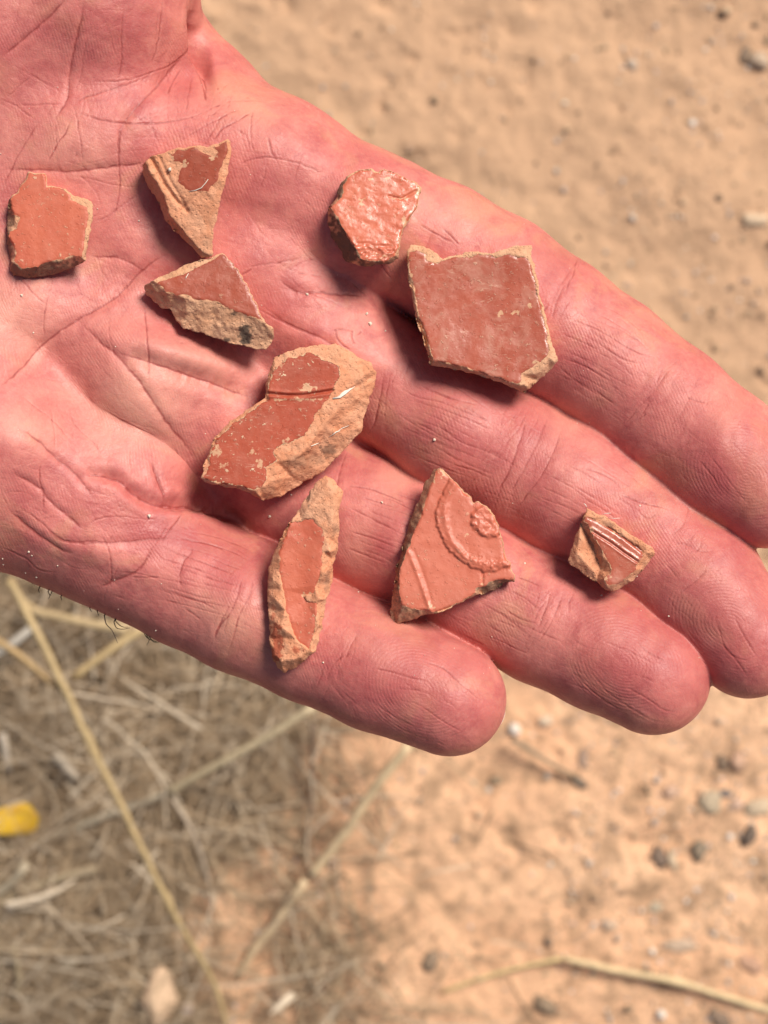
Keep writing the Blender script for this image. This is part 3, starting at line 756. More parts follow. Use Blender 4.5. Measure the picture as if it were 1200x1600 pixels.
def sherd(reg, sil, slip, t, label, m_clay, m_slip, extra=(), tilt=None, detail=None, clay_detail=None, spot_shade=None, redrim=None, worn=None,
          rough=0.22, jit=1.0, lift=0.0, inset=0.10, slip_z=0.0, sink=0.8):
    x0, y0, sc = reg
    c = lambda L: [(x0 + p[0] / sc, y0 + p[1] / sc, (p[2] if len(p) > 2 else None)) for p in L]
    S = c(sil); T = c(slip); X = c(extra)
    T = [(a, b, slip_z if z is None else z) for a, b, z in T]
    S = [(a, b, -0.3 if z is None else z) for a, b, z in S]
    X = [(a, b, 0 if z is None else z) for a, b, z in X]
    # drop slip points that lie on the outline: keep them a little inside
    Sd = densify(S, 1.7, jit); Td = densify(T, 1.8, jit * 1.1)
    ds = poly_dist(Td[:, 0], Td[:, 1], Sd); ins = in_poly(Td[:, 0], Td[:, 1], Sd)
    cen = np.mean(np.array(Sd), 0)
    # pull slip border in where it touches the outline
    for i in np.where((ds < 0.55) | ~ins)[0]:
        p = Td[i]
        for _ in range(12):
            v = cen - p; p = p + v / np.linalg.norm(v) * 0.35
            q = np.array([[p[0]], [p[1]]])
            if in_poly(q[0], q[1], Sd)[0] and poly_dist(q[0], q[1], Sd)[0] >= 0.55: break
        Td[i] = p
    keep = np.concatenate([[True], np.linalg.norm(np.diff(Td, axis=0), axis=1) > 0.5]); Td = Td[keep]
    lo = Sd.min(0) - 2; hi = Sd.max(0) + 2; st = 1.9
    gx, gy = np.meshgrid(np.arange(lo[0], hi[0], st), np.arange(lo[1], hi[1], st * 0.866)); gx = gx + (np.arange(gx.shape[0]) % 2)[:, None] * st / 2
    gx = (gx + rng.uniform(-.4, .4, gx.shape)).ravel(); gy = (gy + rng.uniform(-.4, .4, gy.shape)).ravel()
    ok = in_poly(gx, gy, Sd) & (poly_dist(gx, gy, Sd) > 1.1) & (poly_dist(gx, gy, Td) > 1.0)
    P2 = np.concatenate([Sd, Td, np.stack([gx[ok], gy[ok]], 1)])
    ns, nt = len(Sd), len(Td)
    edges = [(i, (i + 1) % ns) for i in range(ns)] + [(ns + i, ns + (i + 1) % nt) for i in range(nt)]
    vo, eo, fo, ov, _, _ = mgeo.delaunay_2d_cdt([Vector(p) for p in P2.tolist()], edges, [], 0, 1e-5)
    V2 = np.array([(v.x, v.y) for v in vo]); F = np.array([f for f in fo if len(f) == 3])
    cx = V2[F].mean(1)
    F = F[in_poly(cx[:, 0], cx[:, 1], Sd)]; cx = V2[F].mean(1)
    is_slip = in_poly(cx[:, 0], cx[:, 1], Td)
    # heights
    ctrl = S + T + X; nS, nT = len(S), len(T)
    cedges = [(i, (i + 1) % nS) for i in range(nS)] + [(nS + i, nS + (i + 1) % nT) for i in range(nT)]
    x, y = V2[:, 0], V2[:, 1]
    wx = 1.8 * fbm(x / 13, y / 13, 3, 4); wy = 1.8 * fbm(x / 13 + 9, y / 13, 3, 6)
    z = tri_interp(ctrl, cedges, x + wx, y + wy)
    slip_v = np.zeros(len(V2), bool); slip_v[F[is_slip].ravel()] = True
    clay_v = np.zeros(len(V2), bool); clay_v[F[~is_slip].ravel()] = True
    dT = poly_dist(x, y, Td) / 10; dS = poly_dist(x, y, Sd) / 10
    ux = (x - x0) * sc; uy = (y - y0) * sc      # in the coordinates the outline was traced in
    rough *= 0.42
    zn = fbm(x / 16, y / 16, 3, 1, 0.5) * rough + fbm(x / 4.2, y / 4.2, 2, 5) * rough * 0.26
    z = np.where(slip_v, z, z + zn * np.clip(dT / 0.25, 0, 1) - 0.10 * (dT < 1e9))
    z = z + np.where(slip_v, 0.045 * fbm(x / 22, y / 22, 3, 6) - 0.12 * np.exp(-(dT / 0.22) ** 2) * 0.6, 0)
    if detail is not None: z = z + detail(ux, uy, x, y) * (slip_v)
    if clay_detail is not None: z = z + clay_detail(ux, uy, x, y) * (~slip_v)
    # boundary loop, walls and underside
    E = {}
    for f in F.tolist():
        for a, b in ((f[0], f[1]), (f[1], f[2]), (f[2], f[0])): E[(a, b)] = 1
    nxt = {}
    for (a, b) in E:
        if (b, a) not in E: nxt[a] = b
    start = next(iter(nxt)); loop = [start]; k = nxt[start]
    while k != start and k in nxt and len(loop) < 20000: loop.append(k); k = nxt[k]
    loop = np.array(loop)
    cen = V2[loop].mean(0)
    # plane of rest on the skin
    grid = [(a, b) for a, b in zip(gx[ok][::17], gy[ok][::17])]
    hz = [(a, b, skin_z(a, b)) for a, b in grid]; hz = np.array([h for h in hz if h[2] is not None])
    dx = hz[:, 0] - cen[0]; dy = hz[:, 1] - cen[1]
    if tilt is None:
        A = np.stack([dx, dy, np.ones(len(dx))], 1); sol = np.linalg.lstsq(A, hz[:, 2], rcond=None)[0]
        ax, ay = float(np.clip(sol[0], -.022, .022)), float(np.clip(sol[1], -.022, .022))
    else: ax, ay = tilt[0] / 10, tilt[1] / 10
    need = hz[:, 2] - (ax * dx + ay * dy); zc = np.percentile(need, 96) + t - sink + lift
    def place(p2, zz):
        w = zc + zz + ax * (p2[:, 0] - cen[0]) + ay * (p2[:, 1] - cen[1])
        return pix(p2[:, 0], p2[:, 1], w)
    rings = []; nr = 5; L2 = V2[loop]; zt = z[loop]
    per = np.cumsum(np.r_[0, np.linalg.norm(np.diff(L2, axis=0), axis=1)])
    dirc = cen - L2; dist = np.linalg.norm(dirc, axis=1)[:, None]; dirc = dirc / dist
    for r in range(1, nr + 1):
        fr = r / nr
        ins_ = (inset * dist * fr ** 1.5) * (1.0 + 0.25 * LN(per / 22, per * 0 + r * 0.7, 2)[:, None]) + (fbm(per / 9, per * 0 + r * 1.9, 2, 3)[:, None]) * 0.9
        ins_ = np.clip(ins_, 0.0, None)
        rings.append((L2 + dirc * ins_, np.minimum(zt - 0.12, zt * (1 - fr) + (-t + 0.25 * LN(per / 30, per * 0, 4)) * fr)))
    allp = [place(V2, z)]; 
    for p, zz in rings: allp.append(place(p, zz))
    allp.append(place(cen[None], np.array([-t])))
    V = np.concatenate(allp); nv = len(V2); nl = len(loop)
    body = F[~is_slip].tolist()
    for r in range(nr):
        for i in range(nl):
            j = (i + 1) % nl
            a, b = (loop[i], loop[j]) if r == 0 else (nv + (r - 1) * nl + i, nv + (r - 1) * nl + j)
            c_, d_ = nv + r * nl + i, nv + r * nl + j
            body.append([int(b), int(a), int(c_), int(d_)])
    last = nv + (nr - 1) * nl; cc = len(V) - 1
    for i in range(nl): body.append([last + (i + 1) % nl, last + i, cc])
    W = to_world(V); org = W[-1].copy()
    # flip because image y runs down
    root = empty('pottery_sherd', org); tag(root, label, 'pottery sherd', 'red pottery sherds lying on the open hand')
    def sub(name, faces, mat, attrs):
        used = np.unique(np.concatenate([np.array(f) for f in faces])) if not isinstance(faces, np.ndarray) else np.unique(faces)
        mp = -np.ones(len(W), int); mp[used] = np.arange(len(used))
        ff = [[int(mp[k]) for k in f][::FL] for f in (faces.tolist() if isinstance(faces, np.ndarray) else faces)]
        at = {k: v[used] for k, v in attrs.items()}
        return mesh_obj(name, W[used] - org, ff, mat, root, True, at)
    pad = lambda v: np.concatenate([v, np.zeros(len(W) - nv)])
    lx = np.concatenate([ux] + [(r[0][:, 0] - x0) * sc for r in rings] + [[0]]); ly = np.concatenate([uy] + [(r[0][:, 1] - y0) * sc for r in rings] + [[0]])
    so_ = np.zeros(len(W)); rr_ = np.zeros(len(W)); wr_ = np.zeros(len(W))
    nz_ = fbm(lx / sc / 5, ly / sc / 5, 3, 2)
    for (a, b, r1, r2, v) in (spot_shade or []): so_ = np.maximum(so_, v * sstep(1.25 - np.hypot((lx - a) / r1, (ly - b) / r2) + 0.5 * nz_, 0, 0.5))
    for (a, b, r1, r2, v) in (redrim or []): rr_ = np.maximum(rr_, v * sstep(1.1 - np.hypot((lx - a) / r1, (ly - b) / r2) + 0.7 * nz_, 0, 0.25))
    for (a, b, r1, r2, v) in (worn or []): wr_ = np.maximum(wr_, v * sstep(1.1 - np.hypot((lx - a) / r1, (ly - b) / r2) + 0.8 * nz_, 0, 0.25))
    sub('clay_body', body, m_clay, {'spot_shade': so_, 'redrim': rr_})
    sub('red_slip_coat', F[is_slip], m_slip, {'edge': pad(dT), 'worn': wr_})
    def on_top(u, v, h=0.0):
        """a point on this sherd at traced coordinates"""
        X_, Y_ = x0 + u / sc, y0 + v / sc
        k = np.argmin((V2[:, 0] - X_) ** 2 + (V2[:, 1] - Y_) ** 2)
        q = place(np.array([[X_, Y_]]), np.array([z[k] + h]))
        return Vector(to_world(q)[0] - org)
    return root, on_top
FL = -1
def fleck(root, top, pts, r, mat, name='pale_fibre', flat=0.5, h=0.05):
    P = [top(u, v, h) for u, v in pts]
    n = len(P); V, F = tube(P, [r * (0.35 + 0.65 * math.sin(math.pi * (i + 0.4) / (n - 0.2))) for i in range(n)], 5, flat)
    mesh_obj(name, V, F, mat, root)

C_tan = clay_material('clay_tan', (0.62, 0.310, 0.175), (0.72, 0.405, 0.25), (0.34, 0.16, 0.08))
C_org = clay_material('clay_orange', (0.66, 0.270, 0.145), (0.74, 0.36, 0.215), (0.38, 0.155, 0.075))
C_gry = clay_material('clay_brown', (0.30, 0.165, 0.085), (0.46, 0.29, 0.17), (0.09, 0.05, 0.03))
S_bri = slip_material('slip_bright', (0.54, 0.130, 0.068), (0.47, 0.098, 0.052), 0.2, 0.50, 0.5, 0.15, 0.12)
S_ora = slip_material('slip_coral', (0.58, 0.150, 0.080), (0.49, 0.105, 0.055), 0.25, 0.30, 0.4, 0.2, 0.2, 0.5)
S_dul = slip_material('slip_matt', (0.37, 0.082, 0.044), (0.31, 0.062, 0.034), 0.2, 0.36, 0.4, 0.2, 0.15)
S_red = slip_material('slip_red', (0.42, 0.074, 0.033), (0.35, 0.056, 0.025), 0.5, 0.60, 1.0, 0.45, 0.2)
S_pnk = slip_material('slip_pink', (0.42, 0.104, 0.062), (0.35, 0.076, 0.043), 0.3, 0.28, 0.3, 0.4, 0.5, 0.3)
M_fib = NM('pale_fibre').set(Base_Color=(0.75, 0.68, 0.58), Roughness=0.7)
M_wht = plain('lime_grain', (0.78, 0.68, 0.55), 0.7, (0.6, 0.5, 0.4), 900)

# 1 bright squarish sherd at the left edge
r, top = sherd((0, 250, 7.06),
  [(320, 132, -.3), (500, 150, -.2), (520, 285, -.3), (640, 300, -.2), (715, 318, -.2), (800, 390, -.25), (930, 415, -.3), (1012, 450, -.35), (1035, 505, -.4), (1022, 650, -.4), (995, 800, -.4),
   (965, 950, -.5), (935, 1108, -.8), (890, 1135, -2.6), (800, 1190, -3), (600, 1262, -3.2), (440, 1285, -3.2), (250, 1297, -3.2), (150, 1272, -3), (108, 1225, -2.8), (104, 1110, -2.5), (100, 1000, -2.4), (75, 860, -2), (72, 740, -2.2), (92, 600, -2.2),
   (98, 440, -1.2), (120, 385, -.6), (185, 350, -.5), (225, 265, -.5), (300, 170, -.5)],
  [(330, 142), (495, 158), (512, 298), (635, 310), (695, 325), (765, 395), (770, 450), (870, 475), (920, 498), (965, 522), (980, 600), (955, 700), (940, 850), (910, 990), (892, 1070), (800, 1058), (640, 1108),
   (440, 1148), (420, 1178), (290, 1188), (245, 1194), (200, 1160), (140, 1110), (170, 1060), (175, 990), (150, 930), (96, 840), (112, 800), (180, 760), (185, 690), (215, 640), (160, 600), (130, 540), (122, 480), (108, 420), (132, 392), (190, 362), (232, 275), (312, 182)],
  3.4, 'bright orange red square sherd with scalloped left side, resting on palm at far left', C_tan, S_bri, spot_shade=[(500, 1230, 600, 110, .62), (60, 800, 90, 700, .6)], rough=0.25, tilt=(0.02, 0.03))  # bottom and left faces darkened as painted shade

# 2 pointed triangular sherd, mostly bare clay
def d2(ux, uy, x, y):
    d1 = poly_dist(ux, uy, [(160, 215), (250, 390), (330, 500), (410, 575)], False); d3 = poly_dist(ux, uy, [(215, 200), (300, 380), (400, 540)], False)
    d4 = poly_dist(ux, uy, [(360, 580), (450, 490), (520, 430)], False)
    return -0.55 * np.exp(-(d1 / 16) ** 2) - 0.25 * np.exp(-(d3 / 10) ** 2) - 0.2 * np.exp(-(d4 / 9) ** 2)
r, top = sherd((200, 200, 4.444),
  [(97, 255, -2.2), (120, 232, -.4), (175, 192, 0), (240, 172, 0), (330, 143, 0), (400, 132, 0), (490, 122, 0), (560, 132, 0), (640, 95, 0), (695, 70, 0), (714, 90, -.4), (710, 200, -.5), (690, 330, -.6),
   (650, 480, -.8), (600, 690, -1.2), (585, 890, -2), (560, 905, -2.6), (508, 893, -3), (435, 825, -3.4), (325, 715, -3.8), (262, 640, -4.0), (215, 525, -3.8), (150, 420, -3.4), (108, 330, -3)],
  [(275, 178), (310, 190), (340, 160), (390, 152), (450, 133), (505, 160), (560, 195), (600, 205), (625, 170), (600, 135), (650, 104), (688, 90), (690, 160), (665, 230), (640, 290), (630, 370), (575, 400), (560, 445), (500, 438), (432, 443), (370, 395), (343, 370), (360, 290), (378, 252), (320, 228)],
  6.2, 'slim triangular sherd pointing down, mostly bare pale clay with a red patch on top', C_org, S_dul,
  extra=[(125, 250, 0), (180, 350, -.1), (240, 450, -.2), (285, 600, -.6), (360, 690, -.9), (440, 780, -1.2), (520, 860, -1.6), (560, 880, -1.8), (660, 300, -.1), (600, 500, -.5), (640, 200, 0)],
  clay_detail=d2, worn=[(285, 215, 40, 25, 1), (400, 245, 30, 22, .9), (590, 205, 22, 20, .9)], rough=0.26, tilt=(0.08, -0.10), lift=0.5)
fleck(r, top, [(425, 440), (470, 432), (510, 415), (540, 380), (557, 355)], .00007, M_fib, h=0.12)
V, F = tube([top(283, 285, .1), top(290, 288, .25), top(298, 292, .1)], [.0002, .0004, .0002], 8)
mesh_obj('white_grain', V, F, M_wht, r)

# 3 corner sherd with a thick rough broken face
r, top = sherd((200, 200, 4.444),
  [(655, 868, -.1), (720, 930, -.1), (770, 990, -.1), (820, 1080, -.1), (870, 1170, -.1), (910, 1270, -.1), (955, 1348, -.2), (1010, 1388, -.9), (1017, 1440, -1.6), (990, 1500, -2.8), (960, 1540, -3.2), (900, 1537, -3), (700, 1492, -3),
   (620, 1462, -3), (520, 1422, -3), (380, 1397, -3.2), (330, 1332, -3.8), (288, 1262, -3.2), (250, 1252, -3.4), (180, 1212, -3.6), (122, 1152, -3.6), (120, 1098, -2.2), (158, 1063, -.5), (300, 998, -.5), (420, 943, -.5), (560, 903, -.4)],
  [(655, 874), (715, 932), (765, 992), (815, 1082), (865, 1172), (903, 1270), (940, 1340), (830, 1298), (700, 1248), (640, 1212), (570, 1198), (450, 1182), (400, 1152), (330, 1162), (262, 1135), (240, 1095), (200, 1075), (300, 1040), (400, 1008), (500, 960), (610, 905)],
  5.6, 'dull red corner sherd with thick rough cream broken face and black spot', C_tan, S_dul,
  extra=[(245, 1135, -.6), (190, 1130, -1.2), (300, 1170, -.3), (420, 1190, -.2), (700, 1262, -.2), (860, 1322, -.3), (970, 1390, -.6), (940, 1470, -2.4)],
  spot_shade=[(815, 1435, 45, 55, 0.9), (735, 1293, 22, 12, .7), (690, 1470, 26, 12, .8)], rough=0.55, tilt=(-0.02, 0.05), lift=-0.3)
fleck(r, top, [(420, 1010), (405, 1035), (400, 1045)], .00008, M_fib, h=0.1)

# 4 polygonal sherd near the outer edge of the palm
def d4f(ux, uy, x, y):
    return 0.05 * fbm(x / 16, y / 9, 3, 3) + 0.25 * np.exp(-((uy - 1010) / 90) ** 2) * fbm(x / 6, y / 4, 2, 1) - 0.25 * sstep(poly_dist(ux, uy, [(760, 400), (900, 430), (1060, 340)], False), 20, 0)
r, top = sherd((500, 250, 7.06),
  [(430, 117, -.2), (560, 92, -.2), (640, 128, -.2), (700, 92, -.2), (770, 127, -.2), (850, 157, -.2), (950, 207, -.2), (1062, 256, -.2), (1120, 312, -.3), (1098, 400, -.4), (1066, 542, -.5), (985, 655, -.5), (925, 775, -.5), (897, 862, -.6), (882, 985, -.8),
   (862, 1085, -1.6), (760, 1150, -2), (560, 1168, -2.4), (420, 1172, -4), (280, 1112, -5.2), (205, 960, -5.4), (128, 850, -5.2), (88, 680, -4.8), (92, 530, -3.0), (160, 440, -2.2), (178, 400, -2.0), (190, 330, -1.8), (250, 240, -1.2), (290, 180, -.6), (355, 145, -.3)],
  [(432, 124), (560, 100), (600, 134), (640, 140), (700, 100), (770, 134), (850, 164), (950, 214), (1055, 264), (1104, 312), (1085, 400), (1054, 538), (974, 650), (914, 770), (884, 860), (866, 980), (826, 1058), (700, 1124), (560, 1116), (452, 1096), (412, 1010), (332, 880), (242, 740), (152, 562), (112, 516), (150, 484), (232, 412), (254, 304), (304, 196), (362, 154)],
  5.0, 'glossy coral red sherd with dark thick lower left side, near the upper palm edge', C_tan, S_ora, spot_shade=[(250, 950, 240, 330, .8), (230, 300, 60, 140, .7), (700, 1180, 300, 50, .6)], detail=d4f,  # left and lower faces tinted dark to paint their shade
  worn=[(1085, 320, 30, 40, 1), (630, 125, 30, 22, .9), (455, 450, 35, 45, .8), (750, 200, 26, 18, .8), (560, 205, 20, 20, .8), (870, 425, 90, 14, .8), (660, 1060, 190, 30, .45), (930, 700, 22, 110, .8)],
  rough=0.35, tilt=(-0.06, 0.10), lift=-0.3)

# 5 the big five sided sherd
def d5(ux, uy, x, y):
    return -0.6 * np.exp(-((ux - 600) / 420) ** 2 - ((uy - 520) / 360) ** 2) + 0.12 * sstep(-poly_dist(ux, uy, [(240, 190), (120, 320)], False), -12, 0)
r, top = sherd((620, 370, 4.444),
  [(70, 90, -.3), (100, 55, -.2), (170, 60, -.2), (240, 90, -.2), (320, 152, -.2), (430, 122, -.2), (540, 102, -.2), (660, 112, -.2), (740, 88, -.2), (830, 63, -.2), (940, 58, -.3), (937, 130, -.3), (970, 250, -.3), (992, 400, -.4), (1032, 530, -.4), (1062, 680, -.5),
   (1092, 780, -.5), (1117, 860, -.9), (1050, 942, -2.2), (980, 1002, -2.4), (893, 1082, -2.4), (838, 1066, -1.8), (760, 1027, -1.6), (600, 972, -1.6), (430, 927, -1.6), (330, 907, -1.6), (236, 890, -1.6), (183, 720, -1.4), (143, 600, -1.2), (113, 450, -.9), (80, 290, -.6)],
  [(85, 105), (150, 92), (205, 125), (215, 165), (260, 182), (330, 166), (430, 142), (500, 150), (560, 122), (660, 124), (690, 150), (740, 128), (800, 126), (912, 150), (955, 300), (985, 420), (1014, 540), (1034, 640), (1052, 750), (1045, 840), (960, 890), (870, 950), (856, 1030), (760, 1000), (600, 948), (430, 898), (330, 868), (255, 862), (215, 720), (165, 580), (134, 430), (112, 310), (92, 250)],
  3.6, 'largest five sided dull red sherd bridging the index and middle fingers', C_tan, S_pnk, detail=d5,
  extra=[(1085, 860, -.3), (900, 1040, -.5), (1000, 940, -.6)],
  worn=[(250, 150, 48, 30, 1), (100, 270, 22, 30, 1), (710, 535, 20, 20, .8), (825, 525, 26, 20, .8), (920, 475, 10, 18, .8), (150, 88, 40, 14, .8), (975, 870, 30, 14, .7)], rough=0.25, tilt=(0.02, 0.03), lift=-0.5)

# 6 the grooved sherd with a ridge of bare clay
def d6(ux, uy, x, y):
    d = poly_dist(ux, uy, [(470, 338), (600, 352), (700, 350), (890, 320)], False)
    return -0.45 * np.exp(-(d / 9) ** 2) + 0.18 * np.exp(-((d - 18) / 9) ** 2)
def d6c(ux, uy, x, y):
    d = poly_dist(ux, uy, [(780, 610), (900, 520), (1010, 430)], False); e = poly_dist(ux, uy, [(960, 330), (1060, 280), (1130, 230)], False)
    return -0.25 * np.exp(-(d / 30) ** 2) - 0.25 * np.exp(-(e / 14) ** 2)
r, top = sherd((300, 530, 4.0),
  [(48, 872, -.7), (92, 740, -.6), (142, 618, -.6), (235, 515, -.5), (325, 453, -.5), (400, 397, -.5), (462, 372, -.6), (464, 280, -.8), (494, 180, -.9), (515, 118, -.7), (590, 78, -.4), (700, 45, -.3), (900, 30, -.4), (960, 58, -.6), (1042, 108, -.9), (1122, 150, -1.3), (1152, 200, -1.9),
   (1134, 300, -2.4), (1102, 400, -2.8), (1064, 500, -3.2), (1073, 550, -3.6), (1000, 645, -4.4), (900, 745, -4.8), (820, 825, -4.8), (700, 895, -4.6), (560, 984, -4), (440, 1008, -2.6), (385, 975, -1.6), (300, 936, -1.4), (180, 916, -1.2), (80, 895, -1)],
  [(62, 864), (112, 790), (100, 742), (158, 625), (248, 528), (335, 467), (412, 412), (480, 380), (478, 290), (512, 190), (560, 150), (600, 110), (660, 112), (720, 84), (770, 95), (830, 130), (920, 170), (930, 230), (892, 280), (880, 330), (842, 380), (790, 450), (742, 540), (702, 600), (640, 640), (590, 650), (555, 665), (515, 700), (530, 760), (462, 800), (470, 870), (430, 930), (388, 945), (300, 915), (180, 902)],
  6.4, 'irregular red sherd with thin groove and sloping flank of bare orange clay', C_org, S_red,
  extra=[(425, 985, -.7), (520, 880, -.3), (640, 755, 0), (740, 650, 0), (830, 540, -.1), (900, 450, -.3), (980, 330, -.4), (1080, 220, -.8), (900, 100, 0), (1000, 160, -.3), (800, 700, -3.0), (900, 600, -2.3), (620, 860, -2.6)],
  detail=d6, clay_detail=d6c, spot_shade=[(850, 690, 50, 40, .55), (700, 760, 120, 40, .3)],  # small darker patches on the clay flank
  worn=[(720, 305, 60, 20, .9), (375, 700, 30, 45, .6), (150, 700, 30, 40, .7), (530, 130, 40, 50, .6), (420, 790, 20, 30, .7), (200, 800, 22, 26, .6), (590, 640, 24, 20, .6), (680, 375, 200, 10, .7)], rough=0.36, tilt=(0.02, 0.00))
fleck(r, top, [(880, 370), (925, 362), (955, 340), (985, 315), (1015, 295)], .00022, M_fib, h=0.10, flat=0.4)
fleck(r, top, [(905, 368), (950, 330), (975, 318)], .00020, M_fib, h=0.10, flat=0.4)
fleck(r, top, [(855, 612), (890, 590), (940, 555), (980, 540)], .00006, M_fib, h=0.1)
fleck(r, top, [(875, 600), (900, 580), (925, 572)], .00010, M_fib, h=0.1)
fleck(r, top, [(745, 668), (770, 658), (795, 648)], .00009, M_fib, h=0.1)

# 7 long leaf shaped sherd
def d7(ux, uy, x, y):
    return -0.35 * np.exp(-((ux - 340) / 130) ** 2)
r, top = sherd((400, 730, 4.848),
  [(530, 68, -1.2), (592, 93, -1.2), (658, 180, -1.4), (653, 260, -1.5), (624, 340, -1.5), (638, 440, -1.7), (624, 600, -2.0), (594, 700, -2.2), (574, 880, -2.2), (534, 1000, -2.2), (504, 1200, -2.0), (455, 1400, -1.6), (352, 1472, -1.8), (312, 1505, -3.0), (208, 1562, -4.2), (158, 1505, -3.8),
   (116, 1440, -2.6), (100, 1300, -2.4), (94, 1100, -2.4), (80, 930, -2.4), (94, 780, -2.4), (144, 620, -2.2), (222, 470, -2.0), (322, 320, -1.8), (414, 178, -1.5), (476, 98, -1.3)],
  [(262, 422, -.7), (360, 402, -.8), (430, 402, -.8), (480, 440, -.6), (518, 520, -.5), (505, 640, -.5), (490, 780, -.5), (450, 900, -.5), (440, 960, -.5), (356, 975, -.9), (372, 1015, -.9), (460, 1030, -.4), (450, 1150, -.4), (430, 1280, -.4), (402, 1378, -.3), (300, 1300, -.3), (262, 1180, -.3), (232, 1080, -.4), (210, 930, -.5), (178, 780, -.6), (180, 640, -.7), (222, 520, -.7)],
  5.6, 'long narrow leaf shaped sherd with a pale clay rim all round, on the little finger', C_org, S_bri,
  extra=[(540, 110, -.2), (600, 190, -.3), (590, 300, -.3), (570, 450, -.1), (560, 640, -.1), (530, 800, 0), (490, 1000, 0), (470, 1200, 0), (430, 1400, -.2), (330, 1440, -.4), (200, 1470, -.6), (150, 1420, -1.2), (180, 1200, 0), (150, 1000, -.4), (130, 850, -.8), (450, 250, -.2), (380, 330, -.3), (180, 1500, -2.6), (330, 450, -.9)],
  detail=d7, redrim=[(155, 1330, 40, 130, .95), (130, 1120, 20, 60, .7), (310, 1385, 40, 22, .8)], spot_shade=[(400, 210, 12, 70, .6), (600, 470, 22, 60, .35), (540, 850, 20, 90, .3)],  # a few darker patches along the clay rim
  worn=[(395, 975, 45, 25, .9), (300, 1335, 50, 20, .6)], rough=0.34, tilt=(0.02, -0.02))

# 8 moulded triangular sherd
OUT8 = [(560, 150), (510, 260), (462, 350), (440, 450), (450, 560), (490, 660), (560, 770), (650, 845), (730, 905), (850, 948), (960, 938), (1075, 900)]
IN8 = [(605, 185), (560, 270), (528, 340), (515, 450), (530, 560), (580, 690), (670, 790), (780, 860), (900, 890), (1040, 860)]
def d8(ux, uy, x, y):
    a = poly_dist(ux, uy, OUT8, False) / 5.4545; b = poly_dist(ux, uy, IN8, False) / 5.4545
    inside = in_poly(ux, uy, OUT8 + [(1300, 900), (1300, 100)])
    sgn = np.where(inside, a, -a) + 0.55 * np.sin(ux / 13.0 + uy / 10.0) + 1.3 * fbm(x / 6, y / 6, 2, 6) 
    step = 0.42 * sstep(sgn, -1.2, 2.0)
    rope = (0.24 + 0.06 * fbm(x / 12, y / 12, 2, 5)) * np.exp(-(b / 4.5) ** 2) + 0.04 * np.exp(-(b / 6) ** 2) * fbm(x / 4, y / 4, 2, 3)
    wob = 0.03 * np.exp(-(np.abs(sgn - 3) / 4) ** 2) * np.sin((ux - uy) / 12.0)
    st = poly_dist(ux, uy, [(205, 770), (260, 900), (310, 1040), (360, 1180), (400, 1290)], False) / 5.4545
    st2 = poly_dist(ux, uy, [(255, 770), (310, 900), (360, 1040), (400, 1180)], False) / 5.4545
    med = np.hypot((ux - 905) / 165, (uy - 505) / 150) + 0.10 * fbm(x / 6, y / 6, 2, 0); mb = np.hypot((ux - 860) / 80, (uy - 460) / 85)
    flute = 0.5 + 0.5 * np.cos(np.arctan2(uy - 500, ux - 880) * 11)
    m = 0.48 * sstep(1.05 - med, 0, 0.22) - 0.12 * sstep(0.8 - med, 0, 0.3) + 0.08 * flute * np.exp(-((med - 0.9) / 0.14) ** 2) + 0.14 * fbm(x / 6, y / 6, 2, 2) * (med < 0.8)
    lace = 0.12 * fbm(x / 3.2, y / 3.2, 2, 4) * np.exp(-(poly_dist(ux, uy, [(680, 800), (800, 850), (900, 890), (1060, 870)], False) / 50) ** 2)
    groove = -0.25 * np.exp(-(poly_dist(ux, uy, [(840, 960), (838, 1050)], False) / 10) ** 2)
    return step + rope + wob + 0.16 * (1 + 0.5 * fbm(x / 8, y / 8, 2, 2)) * np.exp(-(st / 3.0) ** 2) - 0.07 * np.exp(-(st2 / 2.5) ** 2) + m + lace + groove
